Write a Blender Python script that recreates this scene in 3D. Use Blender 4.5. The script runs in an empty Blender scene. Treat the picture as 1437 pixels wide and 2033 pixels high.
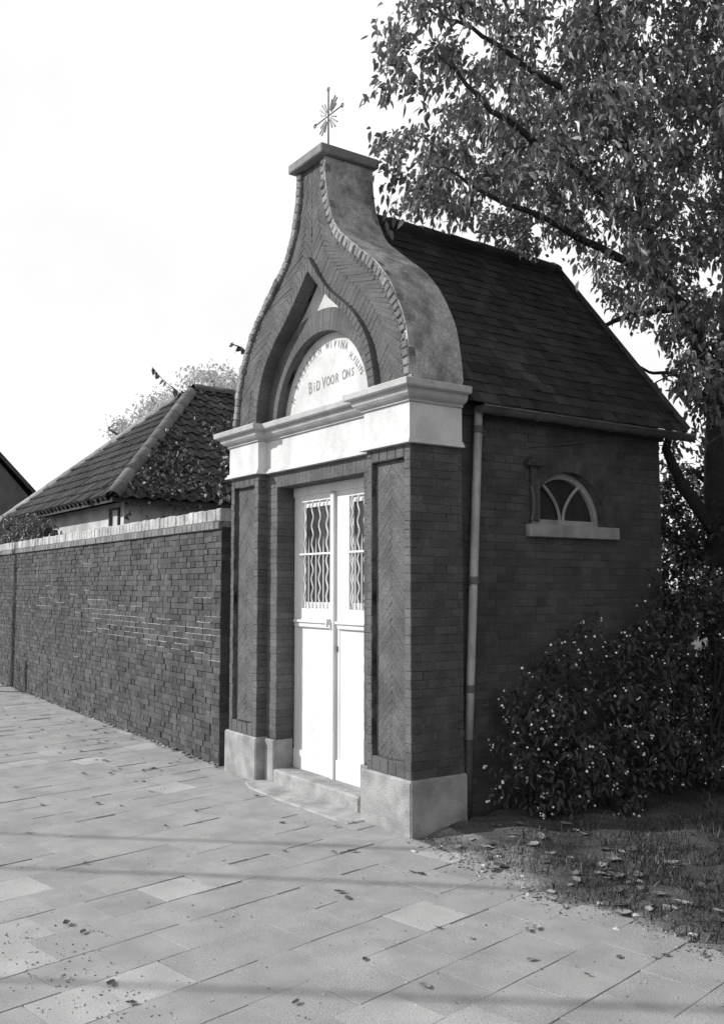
import bpy, math, random
import numpy as np
from mathutils import Vector
random.seed(7); RNG = np.random.default_rng(7)
R = math.radians
sc = bpy.context.scene

# ------------------------------------------------------------------ camera
F_PX, CX, CY = 1845.0, 718.5, 1016.5            # in pixels of the 1437 x 2033 photograph
PITCH, YAW = math.atan(147/F_PX), R(55.4)
CAM = np.array([4.8302, -3.7174, 1.6])
FW = np.array([-math.sin(YAW)*math.cos(PITCH), math.cos(YAW)*math.cos(PITCH), math.sin(PITCH)])
RT = np.array([math.cos(YAW), math.sin(YAW), 0.0]); UP = np.cross(RT, FW)
cam = bpy.data.cameras.new('camera'); camo = bpy.data.objects.new('camera', cam)
sc.collection.objects.link(camo); sc.camera = camo
cam.sensor_fit = 'VERTICAL'; cam.sensor_height = 36.0; cam.lens = 36.0*F_PX/2033.0
cam.clip_start = 0.05; cam.clip_end = 3000
camo.location = CAM; camo.rotation_euler = (R(90)+PITCH, 0, YAW)
sc.render.resolution_x, sc.render.resolution_y = 723, 1024

# ------------------------------------------------------------------ sky and sun (a black-and-white photograph: neutral light)
SUN = np.array([0.77, 1.0, -0.73]); SUN = SUN/np.linalg.norm(SUN)      # direction the light travels
wd = bpy.data.worlds.new('World'); sc.world = wd; wd.use_nodes = True
nt = wd.node_tree; nt.nodes.clear()
sky = nt.nodes.new('ShaderNodeTexSky'); sky.sky_type = 'NISHITA'; sky.sun_disc = False
sky.sun_elevation = math.asin(-SUN[2]); sky.sun_rotation = math.atan2(-SUN[0], -SUN[1])
sky.air_density = 1.0; sky.dust_density = 5.0; sky.ozone_density = 1.0
bw = nt.nodes.new('ShaderNodeRGBToBW'); bg = nt.nodes.new('ShaderNodeBackground'); bg.inputs['Strength'].default_value = 0.15
wo = nt.nodes.new('ShaderNodeOutputWorld')
nt.links.new(sky.outputs[0], bw.inputs[0])
# thin white cloud and haze over the whole sky, denser towards the horizon all round
tc = nt.nodes.new('ShaderNodeTexCoord'); sx = nt.nodes.new('ShaderNodeSeparateXYZ'); nt.links.new(tc.outputs['Generated'], sx.inputs[0])
hz = nt.nodes.new('ShaderNodeMapRange'); hz.interpolation_type = 'SMOOTHSTEP'; nt.links.new(sx.outputs['Z'], hz.inputs['Value'])
for k_, v_ in (('From Min', .52), ('From Max', .92), ('To Min', 1.0), ('To Max', .35)): hz.inputs[k_].default_value = v_
cn = nt.nodes.new('ShaderNodeTexNoise'); cn.inputs['Scale'].default_value = 2.2; cn.inputs['Detail'].default_value = 6; nt.links.new(tc.outputs['Generated'], cn.inputs['Vector'])
cr0 = nt.nodes.new('ShaderNodeMapRange'); nt.links.new(cn.outputs['Fac'], cr0.inputs['Value'])
for k_, v_ in (('From Min', .35), ('From Max', .65), ('To Min', 6.1), ('To Max', 7.6)): cr0.inputs[k_].default_value = v_
mxs = nt.nodes.new('ShaderNodeMix'); mxs.data_type = 'FLOAT'
nt.links.new(hz.outputs[0], mxs.inputs[0]); nt.links.new(bw.outputs[0], mxs.inputs[2]); nt.links.new(cr0.outputs[0], mxs.inputs[3])
nt.links.new(mxs.outputs[0], bg.inputs[0]); nt.links.new(bg.outputs[0], wo.inputs[0])
sl = bpy.data.lights.new('sun', 'SUN'); sl.energy = 5.0; sl.angle = R(0.5); sl.color = (1, 0.995, 0.985)
slo = bpy.data.objects.new('sun', sl); sc.collection.objects.link(slo)
slo.rotation_euler = Vector(SUN).to_track_quat('-Z', 'Y').to_euler(); slo.location = (-8, -10, 9)
sc.view_settings.view_transform = 'Standard'; sc.view_settings.look = 'None'
sc.view_settings.exposure = 0.0; sc.view_settings.gamma = 1.0; sc.view_settings.use_curve_mapping = False

# ------------------------------------------------------------------ pixel helpers (distances come from planes the things touch)
def ray(px, py): return FW + RT*(px-CX)/F_PX - UP*(py-CY)/F_PX
def W(px, py, t): return CAM + ray(px, py)*t
def hit(px, py, ax, val):
    d = ray(px, py); i = 'xyz'.index(ax); return CAM + d*((val-CAM[i])/d[i])
def proj(p):
    v = np.asarray(p, float)-CAM; z = v@FW
    return CX+F_PX*(v@RT)/z, CY-F_PX*(v@UP)/z, z

# ------------------------------------------------------------------ materials
def mat(name, base, rough=0.85, var=0.25, scale=6.0, fine=60.0, fvar=0.15, bump=0.0, bscale=80.0, tone=False,
        stain=0.0, sscale=1.3, spec=0.3, trans=0.0, stretch=None):
    m = bpy.data.materials.new(name); m.use_nodes = True
    t = m.node_tree; n = t.nodes; L = t.links; n.clear()
    out = n.new('ShaderNodeOutputMaterial'); b = n.new('ShaderNodeBsdfPrincipled')
    b.inputs['Roughness'].default_value = rough; b.inputs['Specular IOR Level'].default_value = spec
    geo = n.new('ShaderNodeNewGeometry'); pos = geo.outputs['Position']
    if stretch:
        mp = n.new('ShaderNodeMapping'); mp.inputs['Scale'].default_value = stretch
        L.new(pos, mp.inputs['Vector']); pos = mp.outputs[0]
    def noise(s, det=4.0):
        x = n.new('ShaderNodeTexNoise'); x.inputs['Scale'].default_value = s; x.inputs['Detail'].default_value = det
        L.new(pos, x.inputs['Vector']); return x.outputs['Fac']
    def rng(v, a, c, lo=0.25, hi=0.75):
        r = n.new('ShaderNodeMapRange'); r.inputs['From Min'].default_value = lo; r.inputs['From Max'].default_value = hi
        r.inputs['To Min'].default_value = a; r.inputs['To Max'].default_value = c; L.new(v, r.inputs['Value']); return r.outputs[0]
    def mul(a, c):
        x = n.new('ShaderNodeMath'); x.operation = 'MULTIPLY'
        for i, v in enumerate((a, c)):
            if isinstance(v, (int, float)): x.inputs[i].default_value = v
            else: L.new(v, x.inputs[i])
        return x.outputs[0]
    v = mul(base, rng(noise(scale), 1-var, 1+var))
    if fvar: v = mul(v, rng(noise(fine, 2.0), 1-fvar, 1+fvar))
    if stain: v = mul(v, rng(noise(sscale, 6.0), 1-stain, 1.0, 0.36, 0.56))
    if tone:
        a = n.new('ShaderNodeAttribute'); a.attribute_name = 'tone'; v = mul(v, a.outputs['Fac'])
    c = n.new('ShaderNodeCombineColor'); [L.new(v, c.inputs[i]) for i in range(3)]
    L.new(c.outputs[0], b.inputs['Base Color'])
    if bump:
        bp = n.new('ShaderNodeBump'); bp.inputs['Strength'].default_value = bump; bp.inputs['Distance'].default_value = 0.01
        L.new(noise(bscale, 5.0), bp.inputs['Height']); L.new(bp.outputs[0], b.inputs['Normal'])
    if trans:
        tr = n.new('ShaderNodeBsdfTranslucent'); L.new(c.outputs[0], tr.inputs['Color'])
        mx = n.new('ShaderNodeMixShader'); mx.inputs[0].default_value = trans
        L.new(b.outputs[0], mx.inputs[1]); L.new(tr.outputs[0], mx.inputs[2]); L.new(mx.outputs[0], out.inputs['Surface'])
    else: L.new(b.outputs[0], out.inputs['Surface'])
    return m
M = dict(
    brick=mat('brick', 0.108, 0.9, 0.22, 6, 70, 0.28, 0.8, 90, tone=True, stain=0.25, sscale=3.2),
    mortar=mat('mortar', 0.11, 0.95, 0.3, 8, 90, 0.3, 0.6, 160, stain=0.85, sscale=5),
    wbrick=mat('wall_brick', 0.072, 0.9, 0.28, 4, 60, 0.3, 0.8, 110, tone=True, stain=0.2, sscale=1.2),
    wmortar=mat('wall_mortar', 0.06, 0.95, 0.4, 5, 90, 0.25, 0.6, 160, stain=0.6, sscale=2),
    lime=mat('lime_mortar', 0.36, 0.95, 0.5, 30, 120, 0.25, 0.8, 140),
    copingbrick=mat('limewashed_brick', 0.3, 0.9, 0.3, 7, 60, 0.3, 0.6, 90, tone=True, stain=0.3, sscale=3),
    plaster=mat('cement_render', 0.36, 0.9, 0.25, 16, 70, 0.3, 1.0, 45, stain=0.5, sscale=5.5),
    plinth=mat('cement_plinth', 0.31, 0.9, 0.18, 9, 90, 0.16, 0.8, 80, stain=0.32, sscale=5.0),
    white=mat('white_plaster', 0.6, 0.85, 0.06, 4, 40, 0.06, 0.5, 60, stain=0.16, sscale=4),
    cornice=mat('weathered_stone', 0.42, 0.8, 0.1, 6, 60, 0.1, 0.4, 70, stain=0.2, sscale=4.0),
    stone=mat('painted_stone', 0.6, 0.8, 0.07, 5, 60, 0.07, 0.5, 70, stain=0.2, sscale=4.0, stretch=(1, 1, 0.5)),
    cap=mat('cap_stone', 0.2, 0.85, 0.2, 8, 70, 0.2, 0.5, 60, stain=0.2),
    paint=mat('white_door_paint', 0.66, 0.55, 0.05, 5, 50, 0.04, 0.25, 60, spec=0.4, stain=0.12, sscale=6, stretch=(1, 1, 0.3)),
    dirtpaint=mat('weathered_paint', 0.38, 0.7, 0.2, 8, 60, 0.15, 0.2, 60, stain=0.35, sscale=5, stretch=(1, 1, 0.35)),
    ink=mat('dark_lettering', 0.2, 0.8, 0.2, 20),
    glass=mat('dark_glass', 0.03, 0.25, 0.4, 5, 40, .2, spec=0.5),
    slate=mat('roof_slate', 0.038, 0.75, 0.35, 7, 70, 0.35, 0.7, 60, tone=True, stain=0.4, sscale=2.5),
    wood=mat('dark_wood', 0.04, 0.8, 0.3, 10, 60, 0.2),
    board=mat('verge_board', 0.09, 0.8, 0.3, 10, 60, 0.2),
    zinc=mat('zinc', 0.11, 0.6, 0.2, 7, 60, 0.15, 0.1, 60, stain=0.3, sscale=4, spec=0.4),
    iron=mat('dark_iron', 0.05, 0.6, 0.3, 30),
    gilt=mat('pale_metal', 0.3, 0.5, 0.2, 30),
    tile=mat('concrete_tile', 0.345, 0.92, 0.12, 2.6, 190, 0.3, 0.8, 220, tone=True, stain=0.14, sscale=4.5),
    sand=mat('joint_sand', 0.27, 0.95, 0.3, 6, 120, 0.3, 0.6, 160, stain=0.7, sscale=3),
    earth=mat('bare_earth', 0.082, 0.97, 0.4, 3.2, 50, 0.35, 1.0, 60, tone=True, stain=0.55, sscale=1.8),
    field=mat('ground_far', 0.12, 0.97, 0.3, 0.5, 8, 0.2),
    apron=mat('cement_apron', 0.36, 0.92, 0.1, 5, 120, 0.14, 0.6, 120, stain=0.3, sscale=5),
    pantile=mat('pantile', 0.05, 0.85, 0.3, 3, 40, 0.25, 0.5, 50, tone=True, stain=0.3),
    ridge=mat('ridge_tile', 0.1, 0.85, 0.25, 5, 40, 0.2, 0.5, 50, tone=True, stain=0.3),
    whitewash=mat('whitewashed_wall', 0.5, 0.9, 0.1, 3, 30, 0.1, 0.4, 30, stain=0.3, sscale=2.5),
    darkbrick=mat('dark_brick_wall', 0.09, 0.9, 0.25, 3, 30, 0.2),
    leaf=mat('cherry_leaf', 0.145, 0.5, 0.25, 2.5, 20, 0.2, tone=True, spec=0.45, trans=0.3),
    dleaf=mat('shrub_leaf', 0.05, 0.55, 0.3, 3, 20, 0.2, tone=True, spec=0.35, trans=0.15),
    ivy=mat('ivy_leaf', 0.13, 0.5, 0.35, 4, 20, 0.2, tone=True, spec=0.5, trans=0.2),
    hazeleaf=mat('haze_painted_leaf', 0.5, 0.7, 0.2, 2, 20, 0.1, tone=True, trans=0.45),  # leaf colour paled to imitate glare and haze
    berry=mat('white_berry', 0.85, 0.5, 0.05, 5, 0, 0),
    bark=mat('bark', 0.05, 0.9, 0.35, 9, 50, 0.3, 0.8, 50),
    grass=mat('grass_blade', 0.045, 0.7, 0.3, 3, 20, 0.2, tone=True, trans=0.2),
    dry=mat('dry_leaf', 0.12, 0.8, 0.3, 12, 60, 0.2, 0.3, 60, tone=True),
    rubble=mat('rubble', 0.32, 0.9, 0.2, 20, 90, 0.2, 0.6, 60, tone=True),
    pole=mat('pole_wood', 0.09, 0.85, 0.2, 6, 50, 0.2),
)

# ------------------------------------------------------------------ mesh helpers
COL = sc.collection
def V3(a): return np.asarray(a, float)
class MB:
    def __init__(s): s.v = []; s.f = []; s.t = []
    def add(s, verts, faces, tone=1.0):
        o = len(s.v); s.v.extend([tuple(map(float, p)) for p in verts]); s.f.extend([tuple(i+o for i in f) for f in faces])
        s.t.extend([tone]*len(verts))
    def box(s, a, b, tone=1.0):
        (x0, y0, z0), (x1, y1, z1) = a, b
        s.add([(x0,y0,z0),(x1,y0,z0),(x1,y1,z0),(x0,y1,z0),(x0,y0,z1),(x1,y0,z1),(x1,y1,z1),(x0,y1,z1)],
              [(0,3,2,1),(4,5,6,7),(0,1,5,4),(1,2,6,5),(2,3,7,6),(3,0,4,7)], tone)
    def bbox(s, a, b, c=0.004, tone=1.0):
        """box with chamfered edges"""
        (x0, y0, z0), (x1, y1, z1) = a, b
        vs = []; idx = {}
        for i, x in ((0, x0), (1, x1)):
            for j, y in ((0, y0), (1, y1)):
                for k, z in ((0, z0), (1, z1)):
                    sx, sy, sz = (c if i == 0 else -c), (c if j == 0 else -c), (c if k == 0 else -c)
                    for ax, p in enumerate(((x, y+sy, z+sz), (x+sx, y, z+sz), (x+sx, y+sy, z))):
                        idx[i, j, k, ax] = len(vs); vs.append(p)
        g = lambda *q: idx[q]
        fs = []
        for i in (0, 1):
            q = [g(i,0,0,0), g(i,1,0,0), g(i,1,1,0), g(i,0,1,0)]; fs.append(q if i else q[::-1])
            q = [g(0,i,0,1), g(0,i,1,1), g(1,i,1,1), g(1,i,0,1)]; fs.append(q if i else q[::-1])
            q = [g(0,0,i,2), g(1,0,i,2), g(1,1,i,2), g(0,1,i,2)]; fs.append(q if i else q[::-1])
        for i in (0, 1):
            for j in (0, 1):
                q = [g(i,j,0,0), g(i,j,1,0), g(i,j,1,1), g(i,j,0,1)]; fs.append(q if i != j else q[::-1])
                q = [g(i,0,j,0), g(i,1,j,0), g(i,1,j,2), g(i,0,j,2)]; fs.append(q if i == j else q[::-1])
                q = [g(0,i,j,1), g(1,i,j,1), g(1,i,j,2), g(0,i,j,2)]; fs.append(q if i != j else q[::-1])
                for k in (0, 1):
                    q = [g(i,j,k,0), g(i,j,k,1), g(i,j,k,2)]; fs.append(q if (i+j+k) % 2 else q[::-1])
        s.add(vs, fs, tone)
    def prism(s, pts, n, back, h, ch=0.0, tone=1.0):
        """polygon pts (3D, counter-clockwise seen from outside) standing on normal n from -back to +h, front edge chamfered by ch"""
        P_ = [V3(p) for p in pts]; n = V3(n); k = len(P_); c = sum(P_)/k
        vs = [p - n*back for p in P_]
        if ch:
            vs += [p + n*(h-ch) for p in P_]
            for p in P_:
                d = c-p; l = np.linalg.norm(d); vs.append(p + d/l*min(ch*1.4, l*.4) + n*h)
            rings = 3
        else: vs += [p + n*h for p in P_]; rings = 2
        fs = [tuple(range((rings-1)*k, rings*k))]
        for r in range(rings-1):
            for i in range(k):
                j = (i+1) % k; fs.append((r*k+i, r*k+j, (r+1)*k+j, (r+1)*k+i))
        s.add(vs, fs, tone)
    def tube(s, path, rad, n=8, tone=1.0, cap=True):
        path = [V3(p) for p in path]; m = len(path)
        if not hasattr(rad, '__len__'): rad = [rad]*m
        prev = None; vs = []
        for i, p in enumerate(path):
            t = path[min(i+1, m-1)] - path[max(i-1, 0)]; t = t/(np.linalg.norm(t)+1e-9)
            if prev is None:
                a = np.array([0, 0, 1.]) if abs(t[2]) < .9 else np.array([1., 0, 0]); u = np.cross(t, a)
            else: u = prev - t*(prev@t)
            u = u/(np.linalg.norm(u)+1e-9); prev = u; w = np.cross(t, u)
            for k in range(n):
                a = 2*math.pi*k/n; vs.append(p + (u*math.cos(a)+w*math.sin(a))*rad[i])
        fs = []
        for i in range(m-1):
            for k in range(n):
                k2 = (k+1) % n; fs.append((i*n+k, i*n+k2, (i+1)*n+k2, (i+1)*n+k))
        if cap: fs.append(tuple(range(n))[::-1]); fs.append(tuple(range((m-1)*n, m*n)))
        s.add(vs, fs, tone)
    def strip(s, A, B, n, back, h, tone=1.0):
        """solid band between two matching polylines A and B, standing along n from -back to +h"""
        n = V3(n); k = len(A); A = [V3(p) for p in A]; B = [V3(p) for p in B]
        vs = [p+n*h for p in A]+[p+n*h for p in B]+[p-n*back for p in A]+[p-n*back for p in B]
        fs = []
        for i in range(k-1):
            fs += [(i, i+1, k+i+1, k+i), (2*k+i, 3*k+i, 3*k+i+1, 2*k+i+1), (i, 2*k+i, 2*k+i+1, i+1), (k+i, k+i+1, 3*k+i+1, 3*k+i)]
        fs += [(0, k, 3*k, 2*k), (k-1, 3*k-1, 4*k-1, 2*k-1)]
        s.add(vs, fs, tone)
    def obj(s, name, m, parent=None, smooth=False, fixn=False, **props):
        me = bpy.data.meshes.new(name); me.from_pydata(s.v, [], s.f)
        a = me.attributes.new('tone', 'FLOAT', 'POINT'); a.data.foreach_set('value', s.t)
        if fixn:
            import bmesh
            bm = bmesh.new(); bm.from_mesh(me); bmesh.ops.recalc_face_normals(bm, faces=bm.faces[:]); bm.to_mesh(me); bm.free()
        if smooth: me.polygons.foreach_set('use_smooth', [True]*len(me.polygons))
        me.materials.append(M[m] if isinstance(m, str) else m); me.update()
        o = bpy.data.objects.new(name, me); COL.objects.link(o)
        if parent: o.parent = parent; o.matrix_parent_inverse = parent.matrix_basis.inverted()
        for k, v in props.items(): o[k] = v
        return o
def empty(name, loc, label, cat, group=None):
    o = bpy.data.objects.new(name, None); COL.objects.link(o); o.location = loc; o.empty_display_size = .2
    o['label'] = label; o['category'] = cat
    if group: o['group'] = group
    return o
def one(mb, name, m, parent=None, **k): return mb.obj(name, m, parent, **k)
def boxo(name, m, parent, a, b, c=0.004, **k):
    mb = MB(); mb.bbox(a, b, c); return mb.obj(name, m, parent, **k)

class Bricks:
    """collects single pieces; the largest seen become objects, the rest one joined part"""
    def __init__(s): s.p = []
    def add(s, pts, n, back=.012, h=0.0, ch=.004, tone=1.0, gap=.0035):
        P_ = [V3(p) for p in pts]; c = sum(P_)/len(P_); n = V3(n)
        Q = []
        for p in P_:
            d = c-p; l = np.linalg.norm(d); Q.append(p + d/l*min(gap*1.35, .3*l))
        e = np.cross(P_[1]-P_[0], P_[2]-P_[0])
        if e@n < 0: Q = Q[::-1]
        sx = [proj(q) for q in Q]
        inview = all(z > .1 for _, _, z in sx) and 0 <= np.mean([a for a, _, _ in sx]) <= 1437 and 0 <= np.mean([b for _, b, _ in sx]) <= 2033 and n@(CAM-c) > 0
        ar = abs(sum(sx[i][0]*sx[(i+1) % len(Q)][1]-sx[(i+1) % len(Q)][0]*sx[i][1] for i in range(len(Q))))/2 if inview else 0
        s.p.append((ar, Q, n, back, h, ch, tone))
    def build(s, parent, m, limit=300, name='brick', rest='brickwork'):
        s.p.sort(key=lambda q: -q[0])
        for q in s.p[:limit]:
            mb = MB(); mb.prism(q[1], q[2], q[3], q[4], q[5], q[6]); mb.obj(name, m, parent)
        if len(s.p) > limit:
            mb = MB()
            for q in s.p[limit:]: mb.prism(q[1], q[2], q[3], q[4], q[5], q[6])
            mb.obj(rest, m, parent, kind='stuff')
def clip(poly, a, b, c):
    """keep the side a*x+b*y <= c of a 2D polygon"""
    out = []
    for i in range(len(poly)):
        p, q = poly[i], poly[(i+1) % len(poly)]; dp = a*p[0]+b*p[1]-c; dq = a*q[0]+b*q[1]-c
        if dp <= 0: out.append(p)
        if dp*dq < 0:
            t = dp/(dp-dq); out.append((p[0]+(q[0]-p[0])*t, p[1]+(q[1]-p[1])*t))
    return out
def jt(a=.8, b=1.2): return random.uniform(a, b)
def coursed(B, O, u, v, n, u0, u1, v0, v1, course=.058, L=.205, bond='cross', hole=None, jit=.0025, h0=0.0, tones=(.75, 1.25), wob=0.0, gp_=.0018):
    O, u, v, n = map(V3, (O, u, v, n)); rows = max(1, round((v1-v0)/course)); ch = (v1-v0)/rows
    for r in range(rows):
        a = v0+r*ch; b = a+ch
        if bond == 'stack': edges = [u0, u1]
        else:
            ln = L if (r % 2 == 0 or bond == 'run') else L/2
            x = u0 - (L/2 if (bond == 'run' and r % 2) else (L/4 if r % 4 == 2 else 0)) - random.uniform(0, .006)
            edges = [u0]; x += ln
            while x < u1-.035:
                if x > u0+.035: edges.append(x)
                x += ln*random.uniform(.97, 1.03)
            edges.append(u1)
        for i in range(len(edges)-1):
            p, q = edges[i], edges[i+1]
            if hole and hole((p+q)/2, (a+b)/2): continue
            w0, w1 = wob*random.uniform(-1, 1), wob*random.uniform(-1, 1)
            pts = [O+u*p+v*(a+w0), O+u*q+v*(a+w0), O+u*q+v*(b+w1), O+u*p+v*(b+w1)]
            B.add(pts, n, .014, h0+random.uniform(-jit, jit), .003, jt(*tones), gap=gp_ if gp_ else .0035)

AX = -1.3                     # the chapel's axis of symmetry
# gable outline: half width against height (measured on both sides of the photograph)
GZ = [2.95, 2.99, 3.12, 3.25, 3.39, 3.57, 3.70, 3.83, 3.93, 4.02, 4.10, 4.19, 4.30, 4.44, 4.58, 4.72, 4.94]
GW = [1.30, 1.30, 1.288, 1.268, 1.235, 1.150, 1.070, .965, .862, .745, .640, .525, .402, .318, .262, .230, .215]
OOZ = [2.95, 3.10, 3.23, 3.35, 3.46, 3.57, 3.70, 3.84, 3.97, 4.09, 4.19]
OOW = [.912, .894, .862, .815, .745, .655, .500, .312, .178, .080, .0]
OIZ = [2.95, 3.08, 3.22, 3.34, 3.44, 3.53, 3.65, 3.78, 3.90, 4.00, 4.07]
OIW = [.835, .820, .792, .742, .680, .605, .475, .305, .170, .070, .0]
def resample(xs, zs, n):
    xs, zs = np.array(xs), np.array(zs); s = np.r_[0, np.cumsum(np.hypot(np.diff(xs), np.diff(zs)))]
    t = np.linspace(0, s[-1], n)
    # smooth interpolation (Catmull-like by cubic Hermite on arc length)
    def cub(y):
        m = np.gradient(y, s); o = []
        for q in t:
            i = min(max(np.searchsorted(s, q)-1, 0), len(s)-2); h = s[i+1]-s[i]; k = (q-s[i])/h
            o.append((2*k**3-3*k*k+1)*y[i]+(k**3-2*k*k+k)*h*m[i]+(-2*k**3+3*k*k)*y[i+1]+(k**3-k*k)*h*m[i+1])
        return np.array(o)
    return np.c_[cub(xs), cub(zs)], s[-1]
NSEG = 180
GO, GLEN = resample(GW, GZ, NSEG+1)                       # outer edge, bottom to top (half width, z)
def offset_in(c, d):
    t = np.gradient(c, axis=0); t /= np.linalg.norm(t, axis=1)[:, None]; return c + np.c_[-t[:, 1], t[:, 0]]*d
BORDER = .075
GI = offset_in(GO, BORDER); GI[:, 0] = np.maximum(GI[:, 0], .012); GI[0, 1] = 2.95
OO, OOL = resample(OOW, OOZ, 61); OI, OIL = resample(OIW, OIZ, 61)
def gp(s, w, z, y): return np.array([AX+s*w, y, z])
NY = np.array([0, -1.0, 0])

# ================================================================== SETTING
g = MB(); g.add([(-900, -900, -.06), (900, -900, -.06), (900, 900, -.06), (-900, 900, -.06)], [(0, 1, 2, 3)])
g.obj('ground', 'field', kind='structure')

# pavement: sand bed with 30 cm concrete tiles laid in half bond, turned 10.6 degrees to the facade
bed = MB(); bed.add([(-30, -12, -.009), (9, -12, -.009), (9, .02, -.009), (-30, .25, -.009)], [(0, 1, 2, 3)])
pav = bed.obj('pavement', 'sand', kind='structure')
ang = R(10.6); tu = np.array([math.cos(ang), math.sin(ang)]); tv = np.array([-math.sin(ang), math.cos(ang)])
T = .302; TB = Bricks()
far_tiles = 0
for i in range(-70, 50):
    off = (i % 2)*.5*T + random.uniform(-.012, .012)
    rowx = i*T + random.uniform(-.0015, .0015)
    for j in range(-60, 60):
        a, b = rowx, off + j*T + random.uniform(-.001, .001)
        cx, cy = tu*(a+T/2)+tv*(b+T/2) + np.array([.62, -2.0])
        if cx < -18 or cx > 7.5 or cy < -7.5 or cy > .3: continue
        poly = []
        da, db, dc, dd_ = [random.choice((.0003, .0004, .0007, .0011, .002, .0032)) for _ in range(4)]; dc, dd_ = max(dc*1.4, .0011), max(dd_*1.4, .0011)
        for (p, q) in ((a+da, b+dc*.9), (a+T-db, b+dc*.9), (a+T-db, b+T-dd_*.9), (a+da, b+T-dd_*.9)):
            w = tu*p+tv*q+np.array([.62, -2.0]); poly.append((w[0], w[1]))
        lim = -.028 if cx > -2.75 else None
        if lim is not None: poly = clip(poly, 0, 1, -.03 if not (-2.12 < cx < -.45) else -.02)
        else: poly = clip(poly, .0221, 1, -.06)
        if len(poly) < 3: continue
        dz = random.gauss(.0005, .0016); tx, ty = random.gauss(0, .009), random.gauss(0, .006)
        tone = random.gauss(.97, .035)
        if random.random() < .012: tone = 1.2
        # a handful of pale replacement tiles where the photograph shows them
        for (qx, qy) in ((20, 1770), (60, 1830), (30, 1925), (70, 1990), (235, 1935), (230, 2000), (330, 1557), (205, 1513), (835, 2015), (960, 2030), (850, 1700)):
            hq = hit(qx, qy, 'z', 0)
            if abs((hq[:2]-np.array([cx, cy]))@tu) < T*.5 and abs((hq[:2]-np.array([cx, cy]))@tv) < T*.5: tone = random.uniform(1.15, 1.28)
        pts = [(x, y, dz+(x-cx)*tx+(y-cy)*ty) for x, y in poly]
        TB.add(pts, (0, 0, 1), .03, 0, .0012, tone, gap=.0001)
TB.build(pav, 'tile', 300, 'paving_tile', 'paving_tiles_far')

# grit and crumbs gathered on the tiles
gr_ = MB()
def grit(cx, cy, sx, sy, n, r0=.002, r1=.007):
    for k in range(n):
        x, y = random.gauss(cx, sx), random.gauss(cy, sy); r = random.uniform(r0, r1)
        if y > -.07: continue
        gr_.prism([(x+r*math.cos(a)*jt(.6, 1.3), y+r*math.sin(a)*jt(.6, 1.3), .001) for a in (.2, 1.5, 2.8, 4.1, 5.3)], (0, 0, 1), .003, r*.7, r*.3, random.choice((.4, .6, .8, 1.0, 1.5)))
for (px, py, a, b, n) in ((112, 1900, .04, .09, 130), (130, 1945, .03, .09, 130), (185, 1985, .04, .08, 90), (10, 1858, .12, .06, 160), (270, 2010, .06, .05, 60), (300, 1560, .2, .05, 60), (840, 1735, .1, .05, 60), (1000, 1775, .2, .05, 90), (560, 1590, .3, .06, 70)):
    c = hit(px, py, 'z', 0); grit(c[0], c[1], a*1.3, b*1.3, n//3, .0015, .0055)
for k in range(700):
    c = hit(random.uniform(-50, 1437), random.uniform(1450, 2033), 'z', 0); grit(c[0], c[1], .02, .02, 1, .0015, .005)
gr_.obj('grit', 'rubble', pav, kind='stuff')

# cement apron in front of the doorstep
ap = MB()
outl = [(-2.085, -.055), (-2.05, -.12), (-1.85, -.185), (-1.4, -.20), (-.95, -.185), (-.49, -.165), (-.49, .1), (-2.085, .1)]
ap.prism([(x, y, 0) for x, y in outl], (0, 0, 1), .02, .012, .006)
apo = ap.obj('cement_apron', 'apron', kind='structure')

# earth verge right of the chapel, its ragged edge lapping over the tiles
def vh(x, y):
    n1 = math.sin(x*5.1+1.3)*.5+math.sin(x*11.7+y*3)*.3+math.sin(x*23+y*17)*.2
    edge = -.10 - .10*math.exp(-((x-1.35)/.55)**2) + .045*n1 + .022*math.sin(x*41+2)*math.sin(x*17.3) + .012*math.sin(x*83+y*20)
    if x < .5: edge = edge + (0.5-x)*.25
    d = y-edge
    z = -.02 + min(max(d, -.2), .35)*.22
    z += .012*math.sin(x*7+y*9)*min(1, max(0, d*3)) + .006*math.sin(x*29-y*31)*min(1, max(0, d*4))
    return z
ve = MB(); nx, ny = 150, 150
xs = np.r_[np.linspace(-.02, 3.2, 110), np.linspace(3.3, 14, 41)]; ys = np.r_[np.linspace(-.34, 1.6, 90), np.linspace(1.65, 16, 61)]
vs = [(x, y, vh(x, y)) for y in ys for x in xs]; w = len(xs)
ve.add(vs, [(j*w+i, j*w+i+1, (j+1)*w+i+1, (j+1)*w+i) for j in range(len(ys)-1) for i in range(w-1)])
ve.t = [ (2.6 if (x < 1.0 and y < .25) else 1.0)*1.0 + (1.7*math.exp(-((y+.13)/.13)**2)) - (1.3*min(1, max(0, (x-.35)/.6)) if (x < 1.0 and y < .25) else 0) for y in ys for x in xs]
verge = ve.obj('grass_verge', 'earth', kind='structure', smooth=True)

# clods and crumbs of earth where the verge spills on to the tiles
cl0 = MB()
for k in range(1300):
    x = random.uniform(.05, 3.0); y = -.045-.09*math.exp(-((x-1.35)/.55)**2)+random.gauss(0, .06)+(.5-x)*.25*(x < .5); r = random.uniform(.002, .009)*random.random()**.5
    z = max(0.0, vh(x, y))
    cl0.prism([(x+r*math.cos(a)*jt(.6, 1.3), y+r*math.sin(a)*jt(.6, 1.3), z) for a in (.2, 1.5, 2.8, 4.1, 5.3)], (0, 0, 1), .004, r*.8, r*.3, random.choice((1.2, 2.0, 2.8, 3.6)))
cl0.obj('earth_crumbs', 'earth', verge, kind='stuff')

# yard behind the garden wall
yd = MB(); yd.add([(-60, .5, -.02), (-2.4, .5, -.02), (-2.4, 40, -.02), (-60, 40, -.02)], [(0, 1, 2, 3)]); yd.obj('yard', 'field', kind='structure')

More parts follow.
